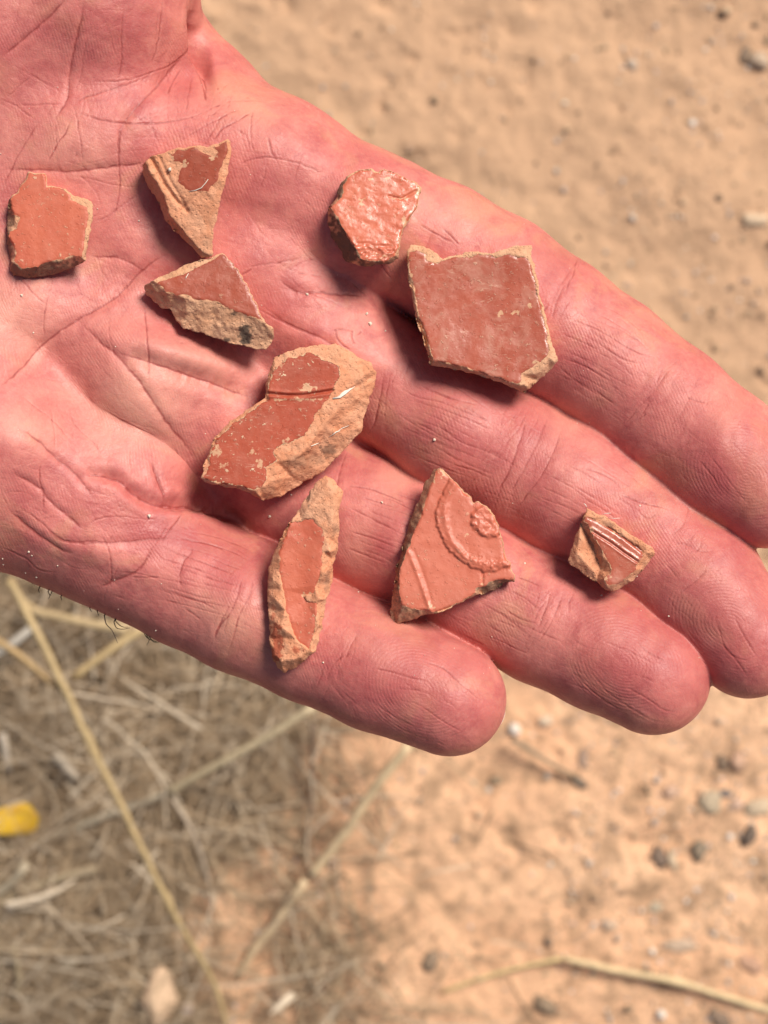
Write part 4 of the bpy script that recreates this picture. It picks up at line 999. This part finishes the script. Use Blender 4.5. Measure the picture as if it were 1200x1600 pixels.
r, top = sherd((600, 720, 5.4545),
  [(480, 55, -.3), (525, 108, -.3), (574, 145, -.3), (624, 196, -.3), (684, 275, -.3), (744, 305, -.3), (764, 352, -.2), (804, 343, -.2), (865, 383, -.2), (915, 425, -.2), (945, 486, -.2), (980, 546, -.2), (990, 598, -.3), (1006, 640, -.3), (1026, 738, -.3), (1036, 818, -.3), (1080, 868, -.3), (1096, 938, -.3), (1115, 970, -.4), (1110, 1027, -.8),
   (1020, 1040, -1.8), (960, 1085, -2.4), (850, 1135, -2.2), (790, 1145, -.9), (640, 1220, -.5), (500, 1275, -.5), (420, 1300, -.7), (340, 1318, -1.6), (250, 1355, -2.6), (100, 1393, -3.6), (56, 1403, -4.2), (56, 1250, -4), (76, 1100, -3.8), (106, 920, -3.6), (166, 700, -3.4), (226, 500, -3.2), (296, 340, -3), (346, 190, -2.4), (425, 78, -1)],
  [(480, 64), (518, 114), (568, 152), (616, 202), (678, 282), (738, 312), (758, 360), (800, 352), (860, 390), (908, 432), (938, 492), (972, 552), (982, 600), (998, 642), (1018, 740), (1028, 820), (1072, 872), (1088, 942), (1106, 972), (1100, 1016), (1040, 1006), (960, 1008), (890, 1048), (790, 1088), (778, 1130), (640, 1208), (500, 1263), (420, 1286), (330, 1272), (230, 1258), (147, 1228), (132, 1100), (122, 1000), (152, 880), (182, 790), (222, 720), (242, 640), (312, 480), (372, 300), (402, 190), (442, 92)],
  5.0, 'coral red triangular sherd with moulded wavy arc and raised rosette, across the ring finger', C_tan, S_ora if False else slip_material('slip_moulded', (0.57, 0.152, 0.090), (0.50, 0.122, 0.070), 0.15, 0.42, 0.35, 0.08, 0.12, 0.5), detail=d8, spot_shade=[(200, 700, 120, 640, .45), (980, 1070, 180, 60, .6)],  # shade painted into the left and lower broken faces
  worn=[(490, 85, 40, 40, .9), (425, 150, 14, 50, .9), (395, 1240, 26, 30, .7), (690, 635, 20, 18, .8), (835, 1010, 14, 40, .6), (950, 540, 26, 30, .5), (530, 130, 20, 30, .4)], rough=0.3, tilt=(0.02, 0.05))

# 9 small sherd with lines on the middle and ring fingers
def d9(ux, uy, x, y):
    a = poly_dist(ux, uy, [(380, 345), (480, 410), (600, 485), (740, 590), (905, 700)], False); b = poly_dist(ux, uy, [(330, 175), (440, 225), (600, 325), (740, 415), (960, 592)], False)
    return -0.30 * np.exp(-(a / 14) ** 2) + 0.12 * np.exp(-((a - 26) / 14) ** 2) - 0.3 * np.exp(-(b / 16) ** 2)
r, top = sherd((870, 780, 7.06),
  [(330, 82, 0), (430, 152, .1), (560, 195, .2), (700, 295, .2), (830, 395, .2), (950, 465, .2), (1050, 535, .1), (1098, 590, -.3), (1032, 685, -1.2), (962, 765, -1.4), (832, 905, -1.6), (702, 975, -1.6), (620, 1030, -1.6), (540, 1005, -1.2), (428, 905, -2.2), (375, 885, -2.6), (256, 795, -2.8), (156, 735, -3), (120, 680, -3), (155, 560, -2.6), (215, 400, -2), (285, 230, -.8)],
  [(315, 195), (295, 250), (345, 275), (375, 350), (405, 430), (480, 530), (520, 620), (590, 720), (585, 820), (515, 885), (570, 955), (640, 955), (755, 885), (875, 785), (895, 705), (965, 610), (955, 585), (830, 480), (700, 400), (560, 310), (430, 232)],
  4.2, 'smallest pinkish sherd with ruled lines and rough ochre hollow near fingertips', C_org, S_pnk,
  extra=[(275, 270, -1.4), (340, 400, -2.0), (400, 520, -2.0), (440, 640, -2.1), (480, 780, -1.8), (250, 420, -1.2), (220, 600, -1.4), (320, 700, -1.5), (400, 800, -1.5), (440, 205, .4), (580, 265, .35), (740, 380, .35), (900, 500, .3), (990, 600, .2), (1000, 560, .2)],
  detail=d9, worn=[(540, 790, 55, 75, 1), (370, 330, 50, 30, .8), (650, 370, 60, 25, .7), (740, 700, 40, 22, .4)], rough=0.34, tilt=(0.0, 0.03))
fleck(r, top, [(330, 85), (315, 60), (300, 48)], .00007, M_fib, h=0.2)
fleck(r, top, [(500, 165), (560, 155), (600, 152)], .00005, M_fib, h=0.3)
fleck(r, top, [(560, 200), (630, 212), (700, 208)], .00005, M_fib, h=0.3)


# grains of sand on the skin
gv, gf = [], []
ICO = bmesh.new(); bmesh.ops.create_icosphere(ICO, subdivisions=1, radius=1); ICO.verts.ensure_lookup_table()
iv = np.array([v.co[:] for v in ICO.verts]); iff = [[v.index for v in f.verts] for f in ICO.faces]
GR = [(573, 490, 3), (578, 506, 4), (602, 517, 2), (480, 460, 3), (233, 806, 3.5), (34, 462, 3), (52, 520, 2), (421, 807, 3), (597, 785, 2.5), (679, 687, 3), (45, 862, 2), (50, 868, 1.6), (57, 902, 2.2), (40, 895, 1.8), (4, 873, 2), (90, 884, 1.5), (5, 882, 1.6),
      (455, 773, 2), (1045, 963, 2), (940, 930, 2), (217, 345, 2), (560, 640, 2), (60, 405, 1.5), (1000, 790, 1.6), (820, 880, 1.8), (560, 925, 1.6), (505, 1035, 2)]
for _ in range(70):
    GR.append((rng.uniform(0, 1100), rng.uniform(120, 1120), rng.uniform(0.6, 1.3)))
for (x, y, s) in GR:
    z = skin_z(x, y)
    if z is None: continue
    p = pix(np.float64(x), np.float64(y), np.float64(z + s * 0.03)); v = to_world(p + iv * (s * 0.1 * rng.uniform(0.6, 1.1, (len(iv), 1))))
    gf += [[a + len(gv) for a in f] for f in iff]; gv += v.tolist()
tag(mesh_obj('sand_grains', gv, gf, M_wht, smooth=False), 'tiny pale grains of sand sticking to the skin of the hand', 'sand', kind='stuff')


# ------------------------------------------------------------------ the ground
def gheight(x, y):
    """metres -> metres; crumbly bare earth"""
    X = x * 1000; Y = y * 1000
    h = 2.6 * fbm(X / 70, Y / 70, 3, 0) + 1.5 * fbm(X / 16, Y / 16, 3, 3, 0.6)
    pit = fbm(X / 11 + 40, Y / 11, 3, 2); h = h - 1.5 * sstep(pit, 0.35, 0.85) * sstep(LN(X / 60, Y / 60, 5), -0.4, 0.5)
    return h / 1000
def warped(half, step, far, growth=1.09):
    a = list(np.arange(0, half, step)); s = step
    while a[-1] < far: s *= growth; a.append(a[-1] + s)
    a = np.array(a); return np.concatenate([-a[:0:-1], a])
gxs = warped(0.24, 0.0014, 60); gys = warped(0.29, 0.0014, 60)
GXX, GYY = np.meshgrid(gxs, gys, indexing='ij')
fade = np.exp(-(np.maximum(0, np.maximum(np.abs(GXX) - 0.26, np.abs(GYY) - 0.31)) / 0.22) ** 2)
GZZ = gheight(GXX, GYY) * fade
nx, ny = GXX.shape
ii = (np.arange(nx - 1)[:, None] * ny + np.arange(ny - 1)[None]).ravel()
GF = np.stack([ii, ii + ny, ii + ny + 1, ii + 1], 1)
m = NM('dry_earth')
big = m.noise(16, 5, 0.6, 0.5); mid = m.noise(75, 6, 0.65, 0.4); fin = m.noise(420, 5, 0.7)
c = m.mix(m.ramp(big, [(0.35, 0), (0.65, 1)]), (0.74, 0.425, 0.250), (0.82, 0.51, 0.315))
c = m.mix(m.math('MULTIPLY', m.ramp(mid, [(0.48, 0), (0.64, 1)]), 0.95), c, (0.36, 0.225, 0.135))
c = m.mix(m.math('MULTIPLY', m.ramp(fin, [(0.52, 0), (0.72, 1)]), 0.5), c, (0.30, 0.20, 0.13))
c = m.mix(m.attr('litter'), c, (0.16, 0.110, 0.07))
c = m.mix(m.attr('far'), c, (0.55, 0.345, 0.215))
M_earth = m.set(Base_Color=c, Roughness=0.95, Specular_IOR_Level=0.15, Normal=m.bump(m.noise(380, 6, 0.7), 0.0016, 0.8))
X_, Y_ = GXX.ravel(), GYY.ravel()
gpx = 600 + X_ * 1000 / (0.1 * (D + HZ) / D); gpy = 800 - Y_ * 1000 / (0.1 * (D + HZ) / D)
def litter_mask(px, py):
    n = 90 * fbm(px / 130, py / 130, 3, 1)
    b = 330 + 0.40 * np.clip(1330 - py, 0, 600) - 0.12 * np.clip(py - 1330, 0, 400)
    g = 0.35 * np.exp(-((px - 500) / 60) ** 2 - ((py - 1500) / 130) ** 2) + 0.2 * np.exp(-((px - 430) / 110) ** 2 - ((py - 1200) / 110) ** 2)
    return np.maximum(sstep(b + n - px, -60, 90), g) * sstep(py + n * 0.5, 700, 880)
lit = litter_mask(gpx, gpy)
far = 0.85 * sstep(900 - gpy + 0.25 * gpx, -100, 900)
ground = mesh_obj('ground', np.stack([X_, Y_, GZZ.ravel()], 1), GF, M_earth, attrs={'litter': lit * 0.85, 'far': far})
tag(ground, kind='structure')
def gz(x, y): return float(gheight(np.array([x]), np.array([y]))[0])

# gravel
def stone(s, seed, sub=1, ecc=(1, 1, .7)):
    r = np.random.default_rng(seed); v = iv * (1 + r.uniform(-.22, .22, (len(iv), 1))) * np.array(ecc) * r.uniform(.75, 1.2, 3)
    a = r.uniform(0, 6.28); R = np.array([[math.cos(a), -math.sin(a), 0], [math.sin(a), math.cos(a), 0], [0, 0, 1]])
    return (v @ R.T) * s
def stuff_mesh(name, n, size, dens, mat, label, cat):
    x = rng.uniform(-.23, .23, n * 6); y = rng.uniform(-.29, .29, n * 6); p = 600 + x * 3600; q = 800 - y * 3600
    k = rng.random(n * 6) < dens(p, q); x, y = x[k][:n], y[k][:n]; n = len(x)
    sz = size * rng.lognormal(0, .45, n)
    base = np.array([stone(1.0, i) for i in range(40)])[rng.integers(0, 40, n)]
    V = base * sz[:, None, None] + np.stack([x, y, gheight(x, y) + sz * .25], -1)[:, None]
    F = (np.array(iff)[None] + (np.arange(n) * len(iv))[:, None, None]).reshape(-1, 3)
    o = mesh_obj(name, V.reshape(-1, 3), F, mat, attrs={'tint': np.repeat(rng.random(n), len(iv))}); tag(o, label, cat, kind='stuff'); return o
m = NM('gravel'); t = m.attr('tint')
c = m.ramp(t, [(0, (0.22, 0.15, 0.10)), (0.35, (0.42, 0.28, 0.17)), (0.6, (0.56, 0.38, 0.25)), (0.8, (0.36, 0.32, 0.30)), (0.93, (0.66, 0.56, 0.47)), (1, (0.75, 0.68, 0.60))])
M_grav = m.set(Base_Color=m.mix(0.3, c, m.noise(700, 4, 0.6, col=True), 'OVERLAY'), Roughness=0.85, Normal=m.bump(m.noise(900, 4), 0.0004, 0.8))
stuff_mesh('gravel', 8000, .00062, lambda p, q: 0.25 + 0.7 * (p > 850) * (q > 1050) + 0.35 * (p > 950) * (q < 500), M_grav, 'fine loose gravel and crumbs of earth on the bare ground', 'gravel')
def blob(name, px, py, sx, sy, ang, col, label, cat, h=0.6, col2=None, seed=0, grp=None):
    bm = bmesh.new(); bmesh.ops.create_icosphere(bm, subdivisions=3, radius=1); k = 0.278e-3
    r = np.random.default_rng(seed + 50); off = Vector(r.uniform(0, 50, 3)); a = math.radians(-ang)
    for v in bm.verts:
        n = v.co.normalized(); f = 1 + 0.40 * mnoise.noise(n * 1.5 + off) + 0.16 * mnoise.noise(n * 3.7 + off)
        p = Vector((n.x * sx * k * f, n.y * sy * k * f, n.z * min(sx, sy) * k * h * f))
        v.co = Vector((p.x * math.cos(a) - p.y * math.sin(a), p.x * math.sin(a) + p.y * math.cos(a), p.z))
    me = bpy.data.meshes.new(name); bm.to_mesh(me); bm.free()
    me.polygons.foreach_set('use_smooth', np.ones(len(me.polygons), bool))
    me.materials.append(plain(name + '_surface', col, 0.85, col2, 500, 900, 0.0004))
    o = bpy.data.objects.new(name, me); COL.objects.link(o); g = gpt(px, py)
    o.location = (g.x, g.y, gz(g.x, g.y) + min(sx, sy) * k * h * 0.30 + (0.013 if 'largest' in label else 0)); tag(o, label, cat, grp); return o
G1 = 'pebbles lying on the bare ground'
W_, Gr, Br, Pk = (0.66, 0.58, 0.50), (0.36, 0.35, 0.33), (0.14, 0.10, 0.08), (0.62, 0.44, 0.36)
STONES = [
 (255, 1541, 24, 44, 10, (0.72, 0.60, 0.48), 'largest pale pebble, pointed oval, among dry litter at the lower left', 0.8),
 (1178, 345, 26, 13, 0, (0.74, 0.66, 0.55), 'white flat pebble by the right edge, level with the palm', 0.6),
 (1188, 92, 20, 15, 20, (0.56, 0.50, 0.44), 'grey pebble in the upper right corner of the bare earth', 0.6),
 (1166, 82, 8, 17, 20, (0.22, 0.17, 0.13), 'dark narrow stone beside the grey pebble in the upper right corner', 0.6),
 (988, 100, 11, 10, 0, (0.56, 0.53, 0.52), 'small light grey pebble alone near the top of the bare earth', 0.6),
 (852, 1126, 12, 11, 0, (0.80, 0.74, 0.66), 'round white pebble below the ring fingertip', 0.7),
 (334, 1265, 15, 11, 40, (0.72, 0.52, 0.36), 'small peach pebble near the crossing of the dry stems', 0.7),
 (1051, 1346, 10, 22, -15, (0.66, 0.62, 0.52), 'slim cream pebble standing on edge with a dark gap at its left', 0.8),
 (1030, 1340, 13, 22, -10, Br, 'dark brown slim stone pressed against the cream pebble', 0.6),
 (1092, 1328, 15, 18, 0, (0.20, 0.18, 0.14), 'dark olive pebble right of the slim cream pebble', 0.6),
 (1169, 1302, 12, 20, 25, (0.08, 0.055, 0.045), 'darkest blackish brown pebble near the right edge', 0.7),
 (1129, 1190, 10, 18, -10, (0.16, 0.11, 0.07), 'dark brown pebble high at the right below the middle fingertip', 0.6),
 (1152, 1190, 14, 17, 0, Pk, 'pink pebble touching the dark brown one below the middle fingertip', 0.6),
 (1048, 1236, 13, 13, 0, (0.72, 0.55, 0.48), 'light pink round pebble left of the bluish pebbles', 0.7),
 (1133, 1240, 14, 8, 10, (0.12, 0.13, 0.18), 'small bluish black chip above a pink pebble', 0.6),
 (1150, 1256, 12, 12, 0, (0.68, 0.54, 0.50), 'pink pebble under the bluish black chip', 0.7),
 (1108, 1252, 20, 22, 0, (0.52, 0.50, 0.42), 'pale grey green pebble left of the bluish black chip', 0.5),
 (1182, 1262, 26, 16, -20, (0.60, 0.56, 0.47), 'broad pale pebble against the right edge', 0.5),
 (910, 1186, 8, 20, 5, (0.42, 0.33, 0.30), 'upright mauve sliver of stone on bare earth', 0.7),
 (904, 1220, 17, 9, 35, (0.12, 0.10, 0.08), 'dark sliver lying under the mauve stone', 0.6),
 (1062, 1476, 30, 12, 5, (0.60, 0.53, 0.47), 'long pale flat stone above the kinked straw', 0.4),
 (953, 1444, 14, 11, 0, (0.68, 0.58, 0.50), 'whitish pebble left of the long flat stone', 0.6),
 (1025, 1418, 13, 10, 0, (0.50, 0.50, 0.44), 'greyish pebble between the cream pebble and the long flat stone', 0.6),
 (50, 1432, 16, 12, 0, (0.62, 0.60, 0.62), 'white pebble in dry grass near the left edge', 0.7),
 (122, 1437, 10, 9, 0, (0.56, 0.54, 0.58), 'smaller white pebble right of the one near the left edge', 0.7),
 (299, 1562, 10, 11, 0, (0.55, 0.53, 0.58), 'small bluish white pebble right of the largest pebble', 0.7),
 (427, 1396, 12, 12, 0, (0.52, 0.40, 0.32), 'brownish pebble beside the leaning straw', 0.7),
 (437, 1552, 14, 15, 0, (0.64, 0.52, 0.42), 'pale round pebble at the bottom between two straws', 0.7),
 (1170, 1505, 24, 14, 30, (0.55, 0.36, 0.28), 'reddish pebble at the right above the kinked straw', 0.6),
 (1012, 1520, 10, 12, 0, (0.26, 0.19, 0.13), 'brown pebble just above the kinked straw', 0.6),
 (850, 1570, 24, 16, 30, (0.24, 0.19, 0.13), 'dark clod by the bottom edge below the faint straw', 0.5),
 (1124, 1590, 22, 14, 30, (0.20, 0.15, 0.12), 'dark brown stone at the bottom edge right', 0.5),
 (775, 1220, 12, 9, 0, (0.24, 0.19, 0.12), 'small dark crumb just below the little fingertip', 0.5),
 (672, 1500, 16, 20, 20, (0.22, 0.17, 0.12), 'dark angular stone on bare earth left of the faint straw', 0.6),
 (428, 1102, 22, 10, 15, (0.55, 0.53, 0.50), 'greyish pebble peeping out under the little finger', 0.5),
]
for i, (x, y, a, b, an, col, lab, h) in enumerate(STONES):
    blob('pebble', x, y, a * (1 if i == 0 else .85), b * (1 if i == 0 else .85), an, tuple(q * w for q, w in zip([0.12 + 0.76 * v for v in col], (1.0, 0.80, 0.62))), lab, 'pebble', h, None, i, G1)

# yellow petal
bm = bmesh.new(); n = 22; leafV = []
for lay in (0, 1):
    for i in range(9):
        for j in range(7):
            u = -1 + 2 * i / 8; w = math.sqrt(max(0, 1 - abs(u) ** 2.6)) * (0.95 if u > 0 else 0.85); v = (-1 + 2 * j / 6) * w
            leafV.append((u * 0.0098, v * 0.0062, 0.0012 * (1 - v * v) + 0.0026 * u * u + lay * 0.00035))
lf = []
for i in range(8):
    for j in range(6):
        a = i * 7 + j; lf.append([a, a + 1, a + 8, a + 7]); lf.append([63 + a, 63 + a + 7, 63 + a + 8, 63 + a + 1])
for i in range(8):
    lf.append([i * 7, i * 7 + 7, 63 + i * 7 + 7, 63 + i * 7]); lf.append([i * 7 + 6, 63 + i * 7 + 6, 63 + i * 7 + 13, i * 7 + 13])
bm.free()
M_yel = plain('yellow_leaf', (0.80, 0.50, 0.03), 0.6, (0.66, 0.36, 0.03), 250, 300, 0.0006)
o = mesh_obj('fallen_leaf', leafV, lf, M_yel); g = gpt(25, 1280, 16); o.location = g; o.scale = (1.15, 1.25, 1); o.rotation_euler = (0.15, -0.1, 0.18)
tag(o, 'yellow oval leaf lying in the dry grass at the left edge', 'leaf')

# dry grass litter
m = NM('dry_grass'); t = m.attr('tint')
c = m.ramp(t, [(0, (0.06, 0.040, 0.025)), (0.3, (0.17, 0.115, 0.068)), (0.6, (0.34, 0.235, 0.138)), (0.85, (0.52, 0.385, 0.24)), (1, (0.72, 0.60, 0.45))])
M_grass = m.set(Base_Color=m.mix(m.noise(500, 4, 0.6), c, m.mix(0.5, c, (0.25, 0.18, 0.12))), Roughness=0.75, Specular_IOR_Level=0.25)
def grass(n, w0, w1, l_mean, h_mean, t_mean):
    p, q = rng.uniform(-140, 800, n * 5), rng.uniform(740, 1740, n * 5)
    k = rng.random(n * 5) < litter_mask(p, q) + 0.006; p, q = p[k][:n], q[k][:n]; n = len(p)
    x = (p - 600) * 0.1 * (D + HZ) / D / 1000; y = -(q - 800) * 0.1 * (D + HZ) / D / 1000
    L = np.minimum(rng.lognormal(math.log(l_mean), .5, n), .09); a = rng.uniform(0, 6.283, n); w = rng.uniform(w0, w1, n)
    hz0 = rng.exponential(h_mean, n); el = rng.normal(.05, .22, n); curv = rng.normal(0, 14.0, n); z = 0.001 + hz0 + gheight(x, y)
    tn = np.clip(rng.normal(t_mean, .25, n) + hz0 * 16, 0, 1); m_ = 7; rows = []
    for k in range(m_ + 1):
        ww = w * (1 - .8 * (k / m_) ** 2); sx, sy = -np.sin(a), np.cos(a)
        rows.append(np.stack([np.stack([x + sx * ww, y + sy * ww, z], -1), np.stack([x, y, z + ww * .7], -1), np.stack([x - sx * ww, y - sy * ww, z], -1)], 1))
        st = L / m_; x = x + np.cos(a) * np.cos(el) * st; y = y + np.sin(a) * np.cos(el) * st
        z = np.maximum(z + np.sin(el) * st, gheight(x, y) + .0003); a = a + curv * st * (1 + 1.3 * rng.normal(0, 1, n)); el = el - st * 6
    V = np.stack(rows, 1).reshape(n, -1, 3); nv = V.shape[1]; q_ = []
    for k in range(m_):
        b = k * 3; q_ += [[b, b + 3, b + 4, b + 1], [b + 1, b + 4, b + 5, b + 2]]
    F = (np.array(q_)[None] + (np.arange(n) * nv)[:, None, None]).reshape(-1, 4)
    return V.reshape(-1, 3), F, np.repeat(tn, nv)
parts_ = [grass(21000, .00008, .00036, .028, .0045, .50), grass(900, .0003, .0007, .032, .006, .55), grass(30, .0010, .0020, .016, .006, .60)]
off_ = np.cumsum([0] + [len(p[0]) for p in parts_[:-1]])
tag(mesh_obj('dry_grass', np.concatenate([p[0] for p in parts_]), np.concatenate([p[1] + o for p, o in zip(parts_, off_)]), M_grass, attrs={'tint': np.concatenate([p[2] for p in parts_])}),
    'tangled grey brown litter of dry grass on the earth at the lower left', 'dry grass', kind='stuff')

# dry stems one can tell apart: (pixel, pixel, mm above ground)
def straw(pts, w, col, label, w2=None, node=(), name='dry_stem', seed=0):
    P = []
    for (x, y, h) in pts: P.append(tuple(gpt(x, y, h)))
    P = np.array(P); Q = smooth_poly(P, 0.004, 0)
    Q = Q + np.stack([0.0003 * LN(np.arange(len(Q)) * 0.6, np.full(len(Q), seed * 3.3), k) for k in range(3)], 1)
    w *= 0.8; w2 = (w2 or w) * 0.8; n = len(Q); R = [(w + (w2 - w) * i / n) for i in range(n)]
    for nd in node:
        for i in range(n): R[i] *= 1 + 0.45 * math.exp(-((i / n - nd) * n / 1.1) ** 2)
    V, F = tube(Q, R, 8); org = Q[0]
    root = mesh_obj(name, V, F, plain(name + '_straw', col, 0.6, tuple(x * .72 for x in col), 260, 800, 0.0003), origin=tuple(org))
    tag(root, label, 'dry stem', 'dry stems lying over the ground'); return root
Y1, Y2, Y3 = (0.52, 0.38, 0.19), (0.60, 0.48, 0.30), (0.66, 0.47, 0.22)
straw([(15, 905, 70), (55, 985, 72), (100, 1075, 70), (140, 1160, 66), (190, 1260, 60), (240, 1365, 50), (290, 1460, 36), (335, 1540, 20), (365, 1640, 4)], .0021, Y1, 'long yellow dry stem running diagonally down from the hand at the left', .0013, (.3, .62))
straw([(490, 1105, 60), (420, 1150, 52), (340, 1195, 42), (262, 1238, 28)], .0021, Y2, 'pale thick straw emerging under the little finger and pointing down left', .0020, (.98,), seed=1)
straw([(255, 1242, 22), (150, 1280, 15), (60, 1312, 9), (-30, 1335, 5)], .0019, (0.42, 0.35, 0.25), 'greyish flat straw running to the left edge below the yellow leaf', .0020, seed=2)
straw([(232, 978, 66), (180, 1010, 68), (118, 1058, 66)], .0023, Y1, 'short yellow stem rising from the stem node toward the edge of the hand', .0019, (.95,), seed=3)
straw([(-25, 985, 60), (30, 1025, 62), (75, 1062, 66), (105, 1082, 68)], .0018, (0.50, 0.34, 0.16), 'orange tinged dry stem coming in from the left edge to the stem node', .0017, seed=4)
straw([(200, 985, 40), (130, 972, 38), (55, 955, 34), (40, 940, 30)], .0026, (0.54, 0.40, 0.22), 'broad tan blade lying crosswise under the edge of the hand', .0022, seed=5)
straw([(60, 975, 30), (20, 1005, 28), (-25, 1035, 24)], .0024, (0.62, 0.56, 0.47), 'whitish blade near the left edge behind the yellow stems', .0022, seed=6)
straw([(640, 1165, 46), (580, 1240, 36), (540, 1300, 28), (485, 1368, 18)], .0026, (0.76, 0.57, 0.34), 'golden straw leaning down left on bare earth below the little fingertip', .0024, (.97,), seed=7)
straw([(478, 1374, 16), (440, 1430, 10), (400, 1480, 5), (370, 1530, 1.5)], .0025, (0.72, 0.54, 0.33), 'lower joint of the golden straw, slightly offset and duller', .0018, seed=8)
straw([(880, 1497, 6), (960, 1515, 7), (1060, 1535, 8), (1130, 1556, 7), (1225, 1585, 5)], .0018, (0.76, 0.57, 0.32), 'thin golden straw lying across the bare earth at the lower right', .0016, (.45,), seed=9)
straw([(878, 1497, 5), (800, 1514, 4), (740, 1532, 3), (690, 1550, 1.5)], .0011, (0.66, 0.50, 0.24), 'faint thin straw joining the golden one at a kink, lower right', .0010, seed=10)
straw([(150, 1358, 14), (80, 1375, 13), (20, 1398, 10), (-30, 1430, 6)], .0022, (0.56, 0.44, 0.28), 'curved tan blade among the litter at the left edge', .0014, seed=11)
straw([(42, 1350, 20), (20, 1378, 16), (-20, 1405, 12)], .0026, (0.52, 0.43, 0.30), 'short cream blade crossing the curved tan blade at the left edge', .0020, seed=12)
straw([(110, 1082, 66), (160, 1092, 60), (215, 1100, 54), (260, 1112, 45)], .0008, (0.56, 0.46, 0.34), 'thread thin side shoot to the right of the stem node', .0004, seed=13)
straw([(270, 1250, 25), (300, 1300, 20), (322, 1360, 14), (335, 1420, 6)], .0010, (0.50, 0.40, 0.30), 'thin curved brown stalk right of the long yellow stem', .0008, seed=14)
straw([(85, 1178, 20), (105, 1200, 20), (122, 1218, 18)], .0032, (0.44, 0.36, 0.27), 'short broad grey chaff flake left of the long yellow stem', .0030, seed=15)
straw([(5, 1145, 24), (8, 1175, 22), (14, 1205, 18)], .0024, (0.55, 0.46, 0.36), 'whitish husk standing at the left edge above the yellow leaf', .0016, seed=16)
straw([(120, 1498, 10), (90, 1515, 9), (70, 1528, 6)], .0026, (0.56, 0.48, 0.36), 'short pale husk in the litter at the lower left', .0012, seed=17)
straw([(490, 1130, 20), (488, 1200, 14), (484, 1280, 8), (476, 1340, 3)], .0016, (0.22, 0.15, 0.10), 'dark brown strip painted as the shadow of a stem beside the leaning golden straw', .0012, seed=18)  # dark strip put in for a stem's shadow, not a real stalk
straw([(20, 1480, 16), (30, 1530, 14), (20, 1580, 8), (10, 1630, 4)], .0016, (0.48, 0.37, 0.22), 'dull straw curving down at the lower left corner', .0012, seed=19)
straw([(800, 1155, 12), (850, 1185, 10), (900, 1215, 6)], .0016, (0.34, 0.24, 0.15), 'brown twig slanting below the ring fingertip', .0010, seed=20)
